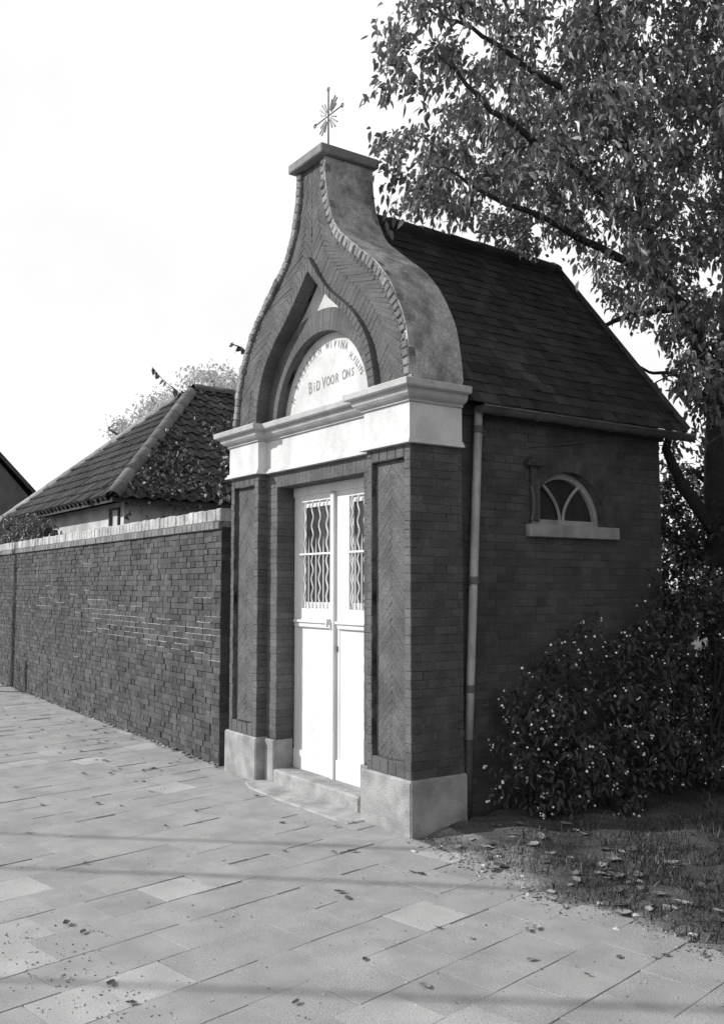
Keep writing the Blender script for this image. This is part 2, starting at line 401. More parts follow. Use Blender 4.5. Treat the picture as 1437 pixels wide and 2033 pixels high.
# ================================================================== CHAPEL
ch = empty('chapel', (AX, .2, 0), 'small brick wayside chapel with ogee gable and white double door', 'chapel')
B = Bricks()
# --- herringbone brickwork: bricks 4 : 1, turned 45 degrees, clipped to a panel
def herring(xc, zc, x0, x1, z0, z1, w=.0385, n=7):
    out = []; q = math.sqrt(.5); m = int((z1-z0)/w)+12
    for i in range(-m, m):
        for j in range(-m, m):
            d = (i-j) % (2*n)
            if d == 0: r = (i, j, i+n, j+1)
            elif d == n: r = (i, j-n+1, i+1, j+1)
            else: continue
            P_ = []
            for a, b in ((r[0], r[1]), (r[2], r[1]), (r[2], r[3]), (r[0], r[3])):
                a, b = (a-n/2)*w, b*w; P_.append((xc+(a-b)*q-n*w*q*.5+.0, zc+(a+b)*q))
            if max(p[0] for p in P_) < x0 or min(p[0] for p in P_) > x1 or max(p[1] for p in P_) < z0 or min(p[1] for p in P_) > z1: continue
            P_ = clip(clip(clip(clip(P_, 1, 0, x1), -1, 0, -x0), 0, 1, z1), 0, -1, -z0)
            if len(P_) >= 3:
                A = abs(sum(P_[k][0]*P_[(k+1) % len(P_)][1]-P_[(k+1) % len(P_)][0]*P_[k][1] for k in range(len(P_))))/2
                if A > .0003: out.append(P_)
    return out
# --- piers
def pier(x0, x1):
    core = MB(); pl, pr_ = x0+.058, x1-.068; zb, zt = .45, 2.455
    e = .0035
    core.box((x0+e, .0415, .34), (x1-e, .45-e, 2.56))
    core.box((x0+e, e, .34), (pl, .065, 2.56)); core.box((pr_, e, .34), (x1-e, .065, 2.56))
    core.box((pl, e, .34), (pr_, .065, zb)); core.box((pl, e, zt), (pr_, .065, 2.56))
    core.obj('pier_core', 'mortar', ch)
    O = (0, 0, 0); u, v = (1, 0, 0), (0, 0, 1)
    coursed(B, O, u, v, NY, x0, pl-.0, .35, 2.55, .058, bond='stack', tones=(.9, 1.2))
    coursed(B, O, u, v, NY, pr_, x1, .35, 2.55, .058, bond='stack', tones=(.95, 1.25))
    for za, zc in ((.35, zb), (zt, 2.55)):
        k = 4; ww = (pr_-pl)/k
        for i in range(k): B.add([(pl+i*ww, 0, za), (pl+(i+1)*ww, 0, za), (pl+(i+1)*ww, 0, zc), (pl+i*ww, 0, zc)], NY, .03, random.uniform(-.002, .002), .004, jt(.85, 1.1))
    # herringbone panel, recessed: slanted bricks meeting on a centre line
    yP = .038; xm = (pl+pr_)/2
    for poly in herring(xm, (zb+zt)/2, pl, pr_, zb, zt):
        B.add([(p[0], yP, p[1]) for p in poly], NY, .012, random.uniform(-.0018, .0012), .0022, jt(.94, 1.1), gap=random.choice((.0004, .0007, .001, .0022)))
pier(-2.6, -2.1); pier(-.5, 0.0)
# pier side faces: right pier outer side, left pier inner return
coursed(B, (0, 0, 0), (0, 1, 0), (0, 0, 1), (1, 0, 0), 0, .45, .35, 2.55, tones=(.62, .86), bond='cross')  # outer side face in darker tones: its shade is put into the brick colour
coursed(B, (-2.1, 0, 0), (0, 1, 0), (0, 0, 1), (1, 0, 0), 0, .10, .35, 2.55, bond='stack', tones=(.8, 1.1))
coursed(B, (-2.6, 0, 0), (0, 1, 0), (0, 0, 1), (-1, 0, 0), 0, .45, .35, 2.55)
coursed(B, (-.5, 0, 0), (0, 1, 0), (0, 0, 1), (-1, 0, 0), 0, .10, .35, 2.55, bond='stack')
# --- jambs and lintel
YJ, YD = .09, .255
jc = MB(); e = .0035
jc.box((-2.11, YJ+e, 0), (-1.93-e, .44, 2.56)); jc.box((-.67+e, YJ+e, 0), (-.49, .44, 2.56)); jc.box((-1.95, YJ+e, 2.42+e), (-.65, .44, 2.56))
jc.obj('door_surround_core', 'mortar', ch)
coursed(B, (0, YJ, 0), (1, 0, 0), (0, 0, 1), NY, -2.1, -1.93, .35, 2.42, bond='stack', tones=(.9, 1.12))
coursed(B, (0, YJ, 0), (1, 0, 0), (0, 0, 1), NY, -.67, -.5, .35, 2.42, bond='stack', tones=(.9, 1.12))
coursed(B, (-1.93, 0, 0), (0, 1, 0), (0, 0, 1), (1, 0, 0), YJ, YD, .35, 2.42, bond='stack', tones=(.8, 1.15))
coursed(B, (-.67, 0, 0), (0, 1, 0), (0, 0, 1), (-1, 0, 0), YJ, YD, .35, 2.42, bond='stack')
x = -2.1
while x < -.51:
    x2 = min(x+.058, -.5); B.add([(x, YJ, 2.42), (x2, YJ, 2.42), (x2, YJ, 2.555), (x, YJ, 2.555)], NY, .02, random.uniform(-.0012, .0012), .002, jt(1.0, 1.15), gap=.0008)
    B.add([(x, YJ, 2.42), (x2, YJ, 2.42), (x2, YD, 2.42), (x, YD, 2.42)], (0, 0, -1), .012, 0, .002, 1); x = x2
# --- plinths
def plinth(x0, x1, y0, y1, z=.352, top=.012):
    mb = MB(); mb.bbox((x0, y0, -.05), (x1, y1, z), top); mb.obj('plinth', 'plinth', ch)
plinth(-2.645, -2.075, -.022, .46); plinth(-.545, .022, -.024, .462)
plinth(-2.07, -1.925, .062, .25, .345, .006); plinth(-.675, -.55, .062, .25, .345, .006)
st = MB(); st.bbox((-1.92, .055, -.02), (-.68, .32, .118), .014); st.obj('doorstep', 'plinth', ch)
# --- entablature swept round the piers
def sweep(path, prof, name, m):
    pts = [V3((x, y, 0)) for x, y in path]; k = len(pts); nn = []
    for i in range(k-1):
        d = pts[i+1]-pts[i]; d /= np.linalg.norm(d); nn.append(np.array([d[1], -d[0], 0]))
    mi = []
    for i in range(k):
        if i == 0: mi.append(nn[0])
        elif i == k-1: mi.append(nn[-1])
        else: b = nn[i-1]+nn[i]; mi.append(b/(1+nn[i-1]@nn[i]))
    mb = MB(); vs = []; fs = []; q = len(prof)
    for i in range(k):
        for d, z in prof: vs.append(pts[i]+mi[i]*d+np.array([0, 0, z]))
    for i in range(k-1):
        for j in range(q-1): fs.append((i*q+j, (i+1)*q+j, (i+1)*q+j+1, i*q+j+1))
    fs += [tuple(range(q))[::-1], tuple(range((k-1)*q, k*q))]
    mb.add(vs, fs); return mb.obj(name, m, ch, fixn=True)
path = [(-2.615, .44), (-2.615, -.012), (-2.085, -.012), (-2.085, .074), (-.515, .074), (-.515, -.012), (.012, -.012), (.012, .44)]
sweep(path, [(-.05, 2.545), (.030, 2.545), (.030, 2.562), (.016, 2.564), (.016, 2.582), (.002, 2.585), (-.05, 2.585)], 'architrave', 'stone')
sweep(path, [(-.05, 2.586), (0, 2.586), (0, 2.822), (-.05, 2.822)], 'frieze', 'stone')
sweep(path, [(-.05, 2.823), (.016, 2.823), (.016, 2.838), (.024, 2.842), (.044, 2.85), (.06, 2.866), (.067, 2.885), (.069, 2.903), (.10, 2.905), (.108, 2.912), (.112, 2.948), (.106, 2.955), (-.05, 2.968)], 'cornice', 'cornice')
ec = MB(); ec.box((-2.58, .1, 2.55), (-.02, .44, 2.955)); ec.obj('entablature_core', 'mortar', ch)
# --- gable
gb = MB()
L_ = [gp(-1, w, z, .192) for w, z in GO]; R_ = [gp(1, w, z, .192) for w, z in GO]
gb.strip(L_[::4], R_[::4], NY, .25, 0); gb.obj('gable_core', 'plaster', ch, fixn=True)
for s in (-1, 1):       # cement rendered flanks following the curve
    A = [gp(s, w, z, .012) for w, z in GO]; Bq = [gp(s, w, z, .468) for w, z in GO]
    nn = offset_in(GO, .03); A2 = [gp(s, w, z, .012) for w, z in nn]; B2 = [gp(s, w, z, .468) for w, z in nn]
    mb = MB(); k = len(A); vs = A+Bq+A2+B2
    vs = [p + np.array([s*.004*math.sin(i*.9)*math.sin(i*.37), 0, 0]) if False else p for i, p in enumerate(vs)]
    fs = []
    for i in range(k-1): fs += [(i, i+1, k+i+1, k+i), (2*k+i, 3*k+i, 3*k+i+1, 2*k+i+1), (i, 2*k+i, 2*k+i+1, i+1), (k+i, k+i+1, 3*k+i+1, 3*k+i)]
    mb.add(vs, fs); mb.obj('gable_flank', 'plaster', ch, fixn=True, smooth=False)
YF = .030
for s in (-1, 1):
    # backing of the herringbone field, then border bricks, then two slanted rows of field bricks
    nf = 120
    idx = lambda t: GI[min(NSEG, max(0, int(round(t*NSEG))))]
    # the field's inner edge: hood outer curve, then the centre line
    seg_top = np.c_[np.zeros(30), np.linspace(4.19, 4.93, 30)]
    inner = np.vstack([OO, seg_top[1:]]); d = np.r_[0, np.cumsum(np.hypot(*np.diff(inner, axis=0).T))]
    # match by normalised height-ish parameter so that joints stay square to the curve
    def inn(t):
        q = t*d[-1]; return np.array([np.interp(q, d, inner[:, 0]), np.interp(q, d, inner[:, 1])])
    def out(t):
        q = t*NSEG; i = int(min(max(math.floor(q), 0), NSEG-1)); f = q-i; return GI[i]*(1-f)+GI[i+1]*f
    ts = np.linspace(0, 1, nf)
    mb = MB(); mb.strip([gp(s, *inn(t), YF+.0035) for t in ts], [gp(s, *out(t), YF+.0035) for t in ts], NY, .12, 0)
    mb.obj('gable_field_core', 'mortar', ch, fixn=True)
    mid = lambda t: (inn(t)+out(t))/2
    WN, LN = .30, 2.25
    for poly in herring(WN/2, LN/2, 0, WN, 0, LN, n=5):
        P3 = []
        for (a, b) in poly:
            t = min(1, max(0, b/LN)); c_ = a/WN; p = inn(t)*(1-c_)+out(t)*c_
            if not P3 or np.linalg.norm(gp(s, *p, YF)-P3[-1]) > .004: P3.append(gp(s, *p, YF))
        if len(P3) > 2 and np.linalg.norm(P3[0]-P3[-1]) < .004: P3.pop()
        if len(P3) < 3: continue
        B.add(P3, NY, .012, random.uniform(-.0022, .0018), .0025, jt(.88, 1.1), gap=random.choice((.0006, .001, .0018, .003)))
    ne = int(GLEN/.062)
    for k in range(ne):
        i0, i1 = k/ne*NSEG, (k+1)/ne*NSEG
        f = lambda c, q: c[int(q)]*(1-(q-int(q)))+c[min(NSEG, int(q)+1)]*(q-int(q))
        q = [f(GO, i0), f(GO, i1), f(GI, i1), f(GI, i0)]
        j = .009*random.uniform(-1, .6)
        B.add([gp(s, w+(j if n_ < 2 else 0), z, 0) for n_, (w, z) in enumerate(q)], NY, .06, random.uniform(-.010, .005), .009, jt(1.3, 2.5), gap=random.choice((.001, .003, .005)))
    # hood band
    nh = int(OOL/.06)
    for k in range(nh):
        g0, g1 = k/nh*60, (k+1)/nh*60
        f = lambda c, q: c[min(60, int(q))]*(1-(q-int(q)))+c[min(60, int(q)+1)]*(q-int(q))
        q = [f(OO, g0), f(OO, g1), f(OI, g1), f(OI, g0)]
        B.add([gp(s, w, z, 0) for w, z in q], NY, .10, .012+random.uniform(-.002, .002), .004, jt(.95, 1.15), gap=.0012)
    mb = MB(); mb.strip([gp(s, w-.003*(w > .01), z, 0) for w, z in OO], [gp(s, w+.003*(w > .01), z, 0) for w, z in OI], NY, .13, .008)
    mb.obj('hood_band_core', 'mortar', ch, fixn=True)
# arch ring
CZ = 2.92; RI, RO = .68, .86
nv = 44
for k in range(nv):
    a0, a1 = math.pi*k/nv, math.pi*(k+1)/nv
    q = [(RI, a0), (RO, a0), (RO, a1), (RI, a1)]
    B.add([(AX+r*math.cos(a), .10, CZ+r*math.sin(a)) for r, a in q], NY, .05, random.uniform(-.0012, .0012), .002, jt(.98, 1.12), gap=.0008)
arc = lambda r, y, n=49: [(AX+r*math.cos(a), y, CZ+r*math.sin(a)) for a in np.linspace(0, math.pi, n)]
mb = MB(); mb.strip(arc(RI+.002, .104), arc(RO-.002, .104), NY, .087, 0); mb.obj('arch_ring_core', 'mortar', ch, fixn=True)
ogee_full = [(AX+w, z) for w, z in OI]+[(AX-w, z) for w, z in OI[::-1]]
mb = MB(); mb.strip(arc(.80, .128, 121), [(x, .128, z) for x, z in (ogee_full[:60]+[ogee_full[60]]+ogee_full[62:])], NY, .03, 0)
mb.obj('spandrel_plaster', 'white', ch, fixn=True)
ty = MB(); pts = [(AX-.72, .188, 2.94)]+[(AX+.72, .188, 2.94)]+[(AX+.72*math.cos(a), .188, CZ+.72*math.sin(a)) for a in np.linspace(.05, math.pi-.05, 40)]
ty.prism(pts, NY, .004, 0.0); tymp = ty.obj('tympanum', 'white', ch)
# lettering on the tympanum
def letter(cstr, x, z, size, rot, shear=0):
    cu = bpy.data.curves.new('letter', 'FONT'); cu.body = cstr; cu.size = size; cu.align_x = 'CENTER'; cu.align_y = 'CENTER'; cu.extrude = .0008; cu.offset = .0015; cu.resolution_u = 3
    cu.shear = shear
    o = bpy.data.objects.new('tmp', cu); COL.objects.link(o)
    bpy.context.view_layer.update()
    me = bpy.data.meshes.new_from_object(o.evaluated_get(bpy.context.evaluated_depsgraph_get())); bpy.data.objects.remove(o)
    me.materials.clear(); me.materials.append(M['ink']); me.name = 'letter'
    l = bpy.data.objects.new('letter', me); COL.objects.link(l)
    l.rotation_mode = 'XYZ'; l.location = (x, .1868, z); l.rotation_euler = (R(90), -rot, 0)
    l.scale = (.72, 1.0, 1.0); l.parent = tymp; return l
def arc_text(txt, a0, a1, r, size):
    for i, c in enumerate(txt):
        if c == ' ': continue
        a = R(a0+(a1-a0)*i/(len(txt)-1)); letter(c, AX+r*math.cos(a), CZ+r*math.sin(a), size*random.uniform(.85, 1.12), a-math.pi/2+random.uniform(-.12, .12))
arc_text('H BARBARA', 157, 111, .585, .084); arc_text('H WIVINA', 102.5, 64, .585, .084); arc_text('H.FILIPS', 54, 31, .545, .074)
for w_, (xa, za), sz in (('BID', (-.27, 3.205), .125), ('VOOR', (-.065, 3.215), .115), ('ONS', (.23, 3.225), .10)):
    stp = dict(BID=.06, VOOR=.064, ONS=.058)[w_]
    for i, c in enumerate(w_):
        letter('i' if (w_ == 'BID' and i == 1) else c, AX+xa+i*stp, za+.001*i, sz*(1.12 if i == 0 else .92), random.uniform(-.03, .03))
# gable cap slab and finial
cp = MB(); cp.bbox((AX-.255, -.045, 4.945), (AX+.255, .505, 5.022), .008); cp.obj('cap_slab', 'cap', ch)
fc = np.array([AX-.03, .2, 5.02]); ctr = fc+np.array([0, 0, .40])
fin = MB()
fin.tube([fc-np.array([0, 0, .01]), ctr+np.array([0, 0, .22])], [.008, .006], 8)
for s in (-1, 1): fin.tube([ctr, ctr+np.array([s*.2, 0, 0.0])], [.005, .005], 6)
fo = fin.obj('cross_finial', 'iron', ch)
for p in (ctr+np.array([0, 0, .225]), ctr+np.array([.205, 0, 0]), ctr-np.array([.205, 0, 0])):
    mb = MB(); mb.tube([p+np.array([.016*math.cos(a), 0, .016*math.sin(a)]) for a in np.linspace(0, 2*math.pi, 13)], .005, 5, cap=False); mb.obj('arm_ring', 'iron', fo)
for q in range(4):
    for da in (-20, -7, 7, 20):
        a = R(45+90*q+da); mb = MB(); mb.tube([ctr+.045*np.array([math.cos(a), 0, math.sin(a)]), ctr+(.165 if abs(da) < 10 else .13)*np.array([math.cos(a), 0, math.sin(a)])], [.005, .0075], 5); mb.obj('ray', 'gilt', fo)

# --- body walls
XW = -.10; YB = 2.70
wc = MB(); e = .0035; xi = XW-e
wc.box((xi-.2, .44, 0), (xi, 1.20, 2.93)); wc.box((xi-.2, 2.03, 0), (xi, YB-e, 2.93))
wc.box((xi-.2, 1.20, 0), (xi, 2.03, 2.055)); wc.box((xi-.2, 1.20, 2.48), (xi, 2.03, 2.93))
wc.box((-2.5, .44, 0), (-2.3, YB-e, 2.93)); wc.box((-2.3, YB-.2, 0), (xi-.2, YB-e, 2.93))
wc.add([(-2.5, YB-e, 2.93), (xi, YB-e, 2.93), (AX, YB-e, 4.55), (-2.5, YB-.2, 2.93), (xi, YB-.2, 2.93), (AX, YB-.2, 4.55)], [(0, 2, 1), (3, 4, 5), (0, 1, 4, 3), (1, 2, 5, 4), (2, 0, 3, 5)])
wc.obj('wall', 'mortar', ch)
WY, WZ, WR = 1.615, 2.06, .41
coursed(B, (XW, 0, 0), (0, 1, 0), (0, 0, 1), (1, 0, 0), .45, YB, .0, 2.90, L=.2, hole=lambda y, z: z > WZ-.02 and math.hypot(y-WY, z-WZ) < WR+.04, tones=(.55, .8), jit=.0015)  # darker brick tones deepen the shade on this wall through colour
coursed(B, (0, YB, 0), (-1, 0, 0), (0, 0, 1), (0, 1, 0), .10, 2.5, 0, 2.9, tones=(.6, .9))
# window: arch voussoirs, filler behind, frame, tracery, pane, sill
for k in range(22):
    a0, a1 = math.pi*k/22, math.pi*(k+1)/22
    B.add([(XW, WY+r*math.cos(a), WZ+r*math.sin(a)) for r, a in ((WR, a0), (WR+.11, a0), (WR+.11, a1), (WR, a1))], (1, 0, 0), .02, .002, .002, jt(.55, .8), gap=.002)  # voussoirs take the same shade-darkened tones as the side wall
arcw = lambda r, x, n=25: [(x, WY+r*math.cos(a), WZ+r*math.sin(a)) for a in np.linspace(0, math.pi, n)]
mb = MB(); mb.strip(arcw(WR, XW-.004), arcw(WR+.16, XW-.004), (1, 0, 0), .2, 0); mb.obj('window_reveal', 'mortar', ch, fixn=True)
XF = XW-.095
win = MB(); win.strip(arcw(WR-.045, XF), arcw(WR+.005, XF), (1, 0, 0), .04, .01); win.bbox((XF-.04, WY-WR, WZ-.004), (XF+.012, WY+WR, WZ+.045), .004)
wino = win.obj('window', 'dirtpaint', ch, fixn=True)
for s in (-1, 1):
    mb = MB(); pa = [(XF, WY+s*(.018+.20*(t**2.0)), WZ+.04+t*(.29)) for t in np.linspace(0, 1, 10)]; mb.tube(pa, .013, 6); mb.obj('glazing_bar', 'dirtpaint', wino)
pn = MB(); pn.prism([(XF-.02, WY+(WR-.03)*math.cos(a), WZ+.02+(WR-.03)*math.sin(a)) for a in np.linspace(0, math.pi, 24)], (1, 0, 0), .004, 0); pn.obj('pane', 'glass', wino)
boxo('sill', 'plinth', wino, (XW-.10, 1.145, 1.962), (XW+.045, 2.13, 2.056), .006)
# old iron shutter stay hanging beside the window, with a scrap of board behind it
mb = MB(); mb.bbox((XW+.004, 1.185, 2.08), (XW+.03, 1.245, 2.50), .004); mb.bbox((XW+.004, 1.13, 2.485), (XW+.06, 1.30, 2.53), .006); mb.bbox((XW+.03, 1.16, 2.50), (XW+.07, 1.20, 2.56), .006)
mb.obj('shutter_stay', 'iron', ch)
mb = MB(); mb.bbox((XW-.02, 1.262, 2.075), (XW+.012, 1.285, 2.40), .004); mb.obj('shutter_scrap', 'zinc', ch)
mb = MB(); mb.tube([(XW+.03, 1.175+.03*math.sin(t*3.1), 2.08+.25*t) for t in np.linspace(0, 1, 9)], .010, 6); mb.obj('hook', 'zinc', ch)

# --- roof
EX, EZ, RZ_ = .085, 2.90, 4.63; Y0, Y1 = .46, 2.77
sl_ = V3((EX-AX, 0, EZ-RZ_)); SL = np.linalg.norm(sl_); sd = sl_/SL; sn = np.array([-sd[2], 0, sd[0]])
rf = MB()
for s in (1, -1):
    a = np.array([AX, 0, RZ_]); b = np.array([AX+s*(EX-AX), 0, EZ]); nrm = np.array([s*sn[0], 0, sn[2]])
    rf.add([a+(0, Y0, 0), b+(0, Y0, 0), b+(0, Y1, 0), a+(0, Y1, 0), a-nrm*.04+(0, Y0, 0), b-nrm*.04+(0, Y0, 0), b-nrm*.04+(0, Y1, 0), a-nrm*.04+(0, Y1, 0)],
           [(0, 1, 2, 3), (4, 7, 6, 5), (0, 4, 5, 1), (1, 5, 6, 2), (2, 6, 7, 3), (3, 7, 4, 0)])
roof = rf.obj('roof', 'wood', ch, fixn=True)
rest = MB(); rows = 20; pitch = (SL+.03)/rows
for s in (1, -1):
    for r in range(rows):
        yy = Y0 - (.087 if r % 2 else 0) + random.uniform(-.01, .01)
        while yy < Y1-.02:
            y0, y1 = max(yy, Y0-.005), min(yy+.171, Y1+.012)
            if y1-y0 > .03:
                t0, t1 = r*pitch-.03, (r+1)*pitch+.03
                lift0, lift1 = .003, .0095+random.uniform(0, .006); sk = random.uniform(-.009, .009)
                base = np.array([AX, 0, RZ_]); d_ = np.array([s*sd[0], 0, sd[2]]); n_ = np.array([s*sn[0], 0, sn[2]])
                q = [base+d_*t0+n_*lift0+(0, y0, 0), base+d_*(t1+sk)+n_*lift1+(0, y0, 0), base+d_*(t1-sk)+n_*(lift1+random.uniform(-.003, .003))+(0, y1-.004, 0), base+d_*t0+n_*lift0+(0, y1-.004, 0)]
                if s < 0: q = q[::-1]
                m_ = MB() if s > 0 else rest
                m_.prism(q, n_, .008, 0, 0, jt(.6, 1.45))
                if s > 0: m_.obj('slate', 'slate', roof)
            yy += .174
rest.obj('slates_far_side', 'slate', roof, kind='stuff')
yy = .47
while yy < Y1-.05:
    a = np.linspace(R(-35), R(215), 9); y2 = min(yy+.33, Y1+.015); mb = MB()
    A_ = [(AX+.085*math.cos(q), yy-.015, RZ_-.012+.075*math.sin(q)) for q in a]; B_ = [(AX+.078*math.cos(q), y2, RZ_-.018+.07*math.sin(q)) for q in a]
    k = 9; inn_ = [(x*.985+AX*.015, y, z-.012) for x, y, z in A_+B_]
    mb.add(A_+B_+inn_, [(i, i+1, k+i+1, k+i) for i in range(k-1)]+[(2*k+i, 3*k+i, 3*k+i+1, 2*k+i+1) for i in range(k-1)]+[(i, 2*k+i, 2*k+i+1, i+1) for i in range(k-1)]+[(k+i, k+i+1, 3*k+i+1, 3*k+i) for i in range(k-1)], jt(.8, 1.2))
    mb.obj('ridge_tile', 'slate', roof, fixn=True); yy += .32
mb = MB()
for s in (1, -1):
    a = np.array([AX, 0, RZ_-.05]); b = np.array([AX+s*(EX-AX), 0, EZ-.05]); n_ = np.array([s*sn[0], 0, sn[2]])
    q = [a+(0, Y1, 0), b+(0, Y1, 0), b+n_*.075+(0, Y1, 0), a+n_*.075+(0, Y1, 0)]
    mb.prism(q[::-1] if s > 0 else q, (0, 1, 0), .0, .022)
mb.obj('verge_board', 'board', roof, fixn=True)
# lead flashing at the gable, eaves board, gutter, downpipe
boxo('eaves_board', 'wood', roof, (XW-.01, .47, 2.80), (XW+.035, 2.72, 2.89), .004)
gu = MB(); a = np.linspace(math.pi, 2*math.pi, 9); gx, gz, gr = .034, 2.856, .052; k = 9
gy0, gy1 = .585, 2.93
sec = lambda y, r: [(gx+r*math.cos(q), y, gz - .03*(y-gy0)/2.3*0 + r*math.sin(q)) for q in a]
vs = sec(gy0, gr)+sec(gy1, gr)+sec(gy0, gr-.004)+sec(gy1, gr-.004)
gu.add(vs, [(i, i+1, k+i+1, k+i) for i in range(k-1)]+[(2*k+i, 3*k+i, 3*k+i+1, 2*k+i+1) for i in range(k-1)]+[(0, k, 3*k, 2*k), (k-1, 3*k-1, 4*k-1, 2*k-1)[::-1], tuple(range(k)), tuple(range(k, 2*k))[::-1]])
gut = gu.obj('gutter', 'zinc', ch, fixn=True)
mb = MB(); mb.tube([(gx+gr, gy0, gz), (gx+gr, gy1, gz)], .008, 6); mb.obj('gutter_bead', 'dirtpaint', gut)
for y in np.linspace(.75, 2.75, 6):
    mb = MB(); mb.tube([(gx+(gr+.003)*math.cos(q), y, gz+(gr+.003)*math.sin(q)) for q in np.linspace(math.pi*.98, 2*math.pi, 8)], .005, 5); mb.obj('gutter_bracket', 'zinc', gut)
ptop, pbot = np.array([-.04, .638, 2.78]), np.array([-.04, .492, -.02])
pipe_at = lambda z: pbot+(ptop-pbot)*((z-pbot[2])/(ptop[2]-pbot[2]))
dp = MB(); dp.tube([pipe_at(2.845), pipe_at(2.5), pipe_at(1.62)], .031, 12, cap=False)
dpo = dp.obj('downpipe', 'dirtpaint', ch, smooth=True)
mb = MB(); mb.tube([pipe_at(1.66), pipe_at(.55)], .030, 12); mb.obj('pipe_section', 'dirtpaint', dpo, smooth=True)
mb = MB(); mb.tube([pipe_at(.56), pipe_at(.0)], .036, 12); mb.obj('pipe_shoe', 'iron', dpo, smooth=True)
for z in (2.70, 1.64, .9):
    mb = MB(); p = pipe_at(z); mb.tube([p-(0, 0, .025), p+(0, 0, .025)], .038, 12); mb.obj('pipe_collar', 'zinc', dpo)
# loose cable across the side wall
mb = MB(); p0, p1 = hit(1050, 887, 'x', XW+.01), hit(1292, 849, 'x', XW+.03)
mb.tube([p0+(p1-p0)*t-np.array([0, 0, .03*math.sin(t*math.pi)]) for t in np.linspace(0, 1, 12)], .0035, 5); mb.obj('wall_cable', 'zinc', ch)

# --- door: two leaves with grilles
boxo('door_head', 'paint', ch, (-1.93, YD-.01, 2.345), (-.67, YD+.06, 2.42), .004)
def leaf(x0, x1, ox0, ox1):
    zb, zt = .098, 2.345; y = YD; oz0, oz1 = 1.42, 2.29
    d = MB()
    d.bbox((x0+.003, y, 1.27), (ox0, y+.045, zt), .003); d.bbox((ox1, y, 1.27), (x1-.003, y+.045, zt), .003)
    d.bbox((ox0, y+.0005, oz1), (ox1, y+.0445, zt), .003); d.bbox((ox0, y+.0005, 1.27), (ox1, y+.0445, oz0), .003)
    dl = d.obj('door_leaf', 'paint', ch)
    mb = MB(); mb.bbox((x0+.003, y+.004, .26), (x0+.06, y+.044, 1.272), .003); mb.bbox((x0+.061, y+.008, .26), (x1-.061, y+.04, 1.272), .002); mb.bbox((x1-.06, y+.004, .26), (x1-.003, y+.044, 1.272), .003); mb.obj('panel', 'paint', dl)
    mb = MB(); mb.bbox((x0+.01, y-.008, zb+.004), (x1-.01, y+.02, .268), .003); mb.obj('kick_board', 'paint', dl)
    mb = MB(); mb.bbox((x0+.035, y-.030, 1.302), (x1-.045, y, 1.325), .006); mb.bbox((x0+.05, y-.016, 1.265), (x1-.05, y, 1.302), .006); mb.obj('moulding', 'paint', dl)
    mb = MB(); mb.box((ox0-.01, y+.035, oz0-.01), (ox1+.01, y+.040, oz1+.01)); mb.obj('pane', 'glass', dl)
    ins = MB()
    for (a, b) in (((ox0, y+.02, oz0), (ox0+.03, y+.0345, oz1)), ((ox1-.03, y+.02, oz0), (ox1, y+.0345, oz1)), ((ox0+.03, y+.02, oz1-.045), (ox1-.03, y+.0345, oz1)), ((ox0+.03, y+.02, oz0), (ox1-.03, y+.0345, oz0+.05))): ins.bbox(a, b, .003)
    ins.obj('sash', 'paint', dl)
    n = 4; wdt = ox1-ox0
    for i in range(n):
        xx = ox0+wdt*(.14+.245*i)
        mb = MB(); pa = [(xx+.012*math.sin(2*math.pi*t*6.0+.8), y-.004, oz0+.004+(oz1-oz0-.006)*t) for t in np.linspace(0, 1, 61)]; mb.tube(pa, .0075, 6); mb.obj('wavy_bar', 'paint', dl, smooth=True)
    for i in range(n-1):
        xx = ox0+wdt*(.14+.245*(i+.5)); mb = MB(); mb.tube([(xx, y-.004, oz0+.003), (xx, y-.004, 1.89), (xx, y-.004, 1.995)], [.007, .007, .001], 6); mb.obj('spike_bar', 'paint', dl)
    mb = MB(); mb.bbox((ox0-.012, y-.016, 1.852), (ox1+.012, y+.006, 1.868), .002); mb.obj('cross_bar', 'paint', dl)
    return dl
dl1 = leaf(-1.93, -1.30, -1.805, -1.352); dl2 = leaf(-1.30, -.67, -1.10, -.75)
mb = MB(); mb.bbox((-1.338, YD-.026, .10), (-1.282, YD+.01, 2.34), .006); mb.obj('cover_strip', 'paint', dl1)
mb = MB(); mb.tube([(-1.335, YD-.02, 1.335), (-1.335, YD-.05, 1.335), (-1.335, YD-.055, 1.28)], .012, 6); mb.obj('handle', 'paint', dl1)
mb = MB(); mb.bbox((-1.268, YD-.003, 1.09), (-1.258, YD+.002, 1.135), .001); mb.obj('keyhole', 'iron', dl2)
# dark interior
mb = MB(); mb.box((-2.25, .44, .0), (-.35, 2.5, .02)); mb.obj('chapel_floor', 'darkbrick', ch)
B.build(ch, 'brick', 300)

# ================================================================== GARDEN WALL
gw = empty('garden_wall', (-6.5, .2, 0), 'long weathered brick garden wall with whitewashed coping, left of the chapel', 'wall')
wa = np.array([-2.885, .045, 0]); wb = np.array([-14.5, .30, 0]); wu = (wb-wa); WLEN = np.linalg.norm(wu); wu /= WLEN
wn = np.array([wu[1], -wu[0], 0]); wn = wn if wn[1] < 0 else -wn
def wp(s, z, d=0): return wa+wu*s+wn*d+np.array([0, 0, z])
core = MB(); q = [wp(0, 0, -.01), wp(WLEN, 0, -.01), wp(WLEN, 0, -.22), wp(0, 0, -.22)]
core.prism([p for p in q][::-1] if np.cross(q[1]-q[0], q[2]-q[0])[2] < 0 else q, (0, 0, 1), .05, 2.14); core.obj('wall_core', 'wmortar', gw, fixn=True)
GBk = Bricks()
coursed(GBk, wa, wu, (0, 0, 1), wn, .0, WLEN, 0.0, 2.12, course=.0575, L=.20, bond='cross', jit=.0055, tones=(.68, 1.32), wob=.004, gp_=.0028)
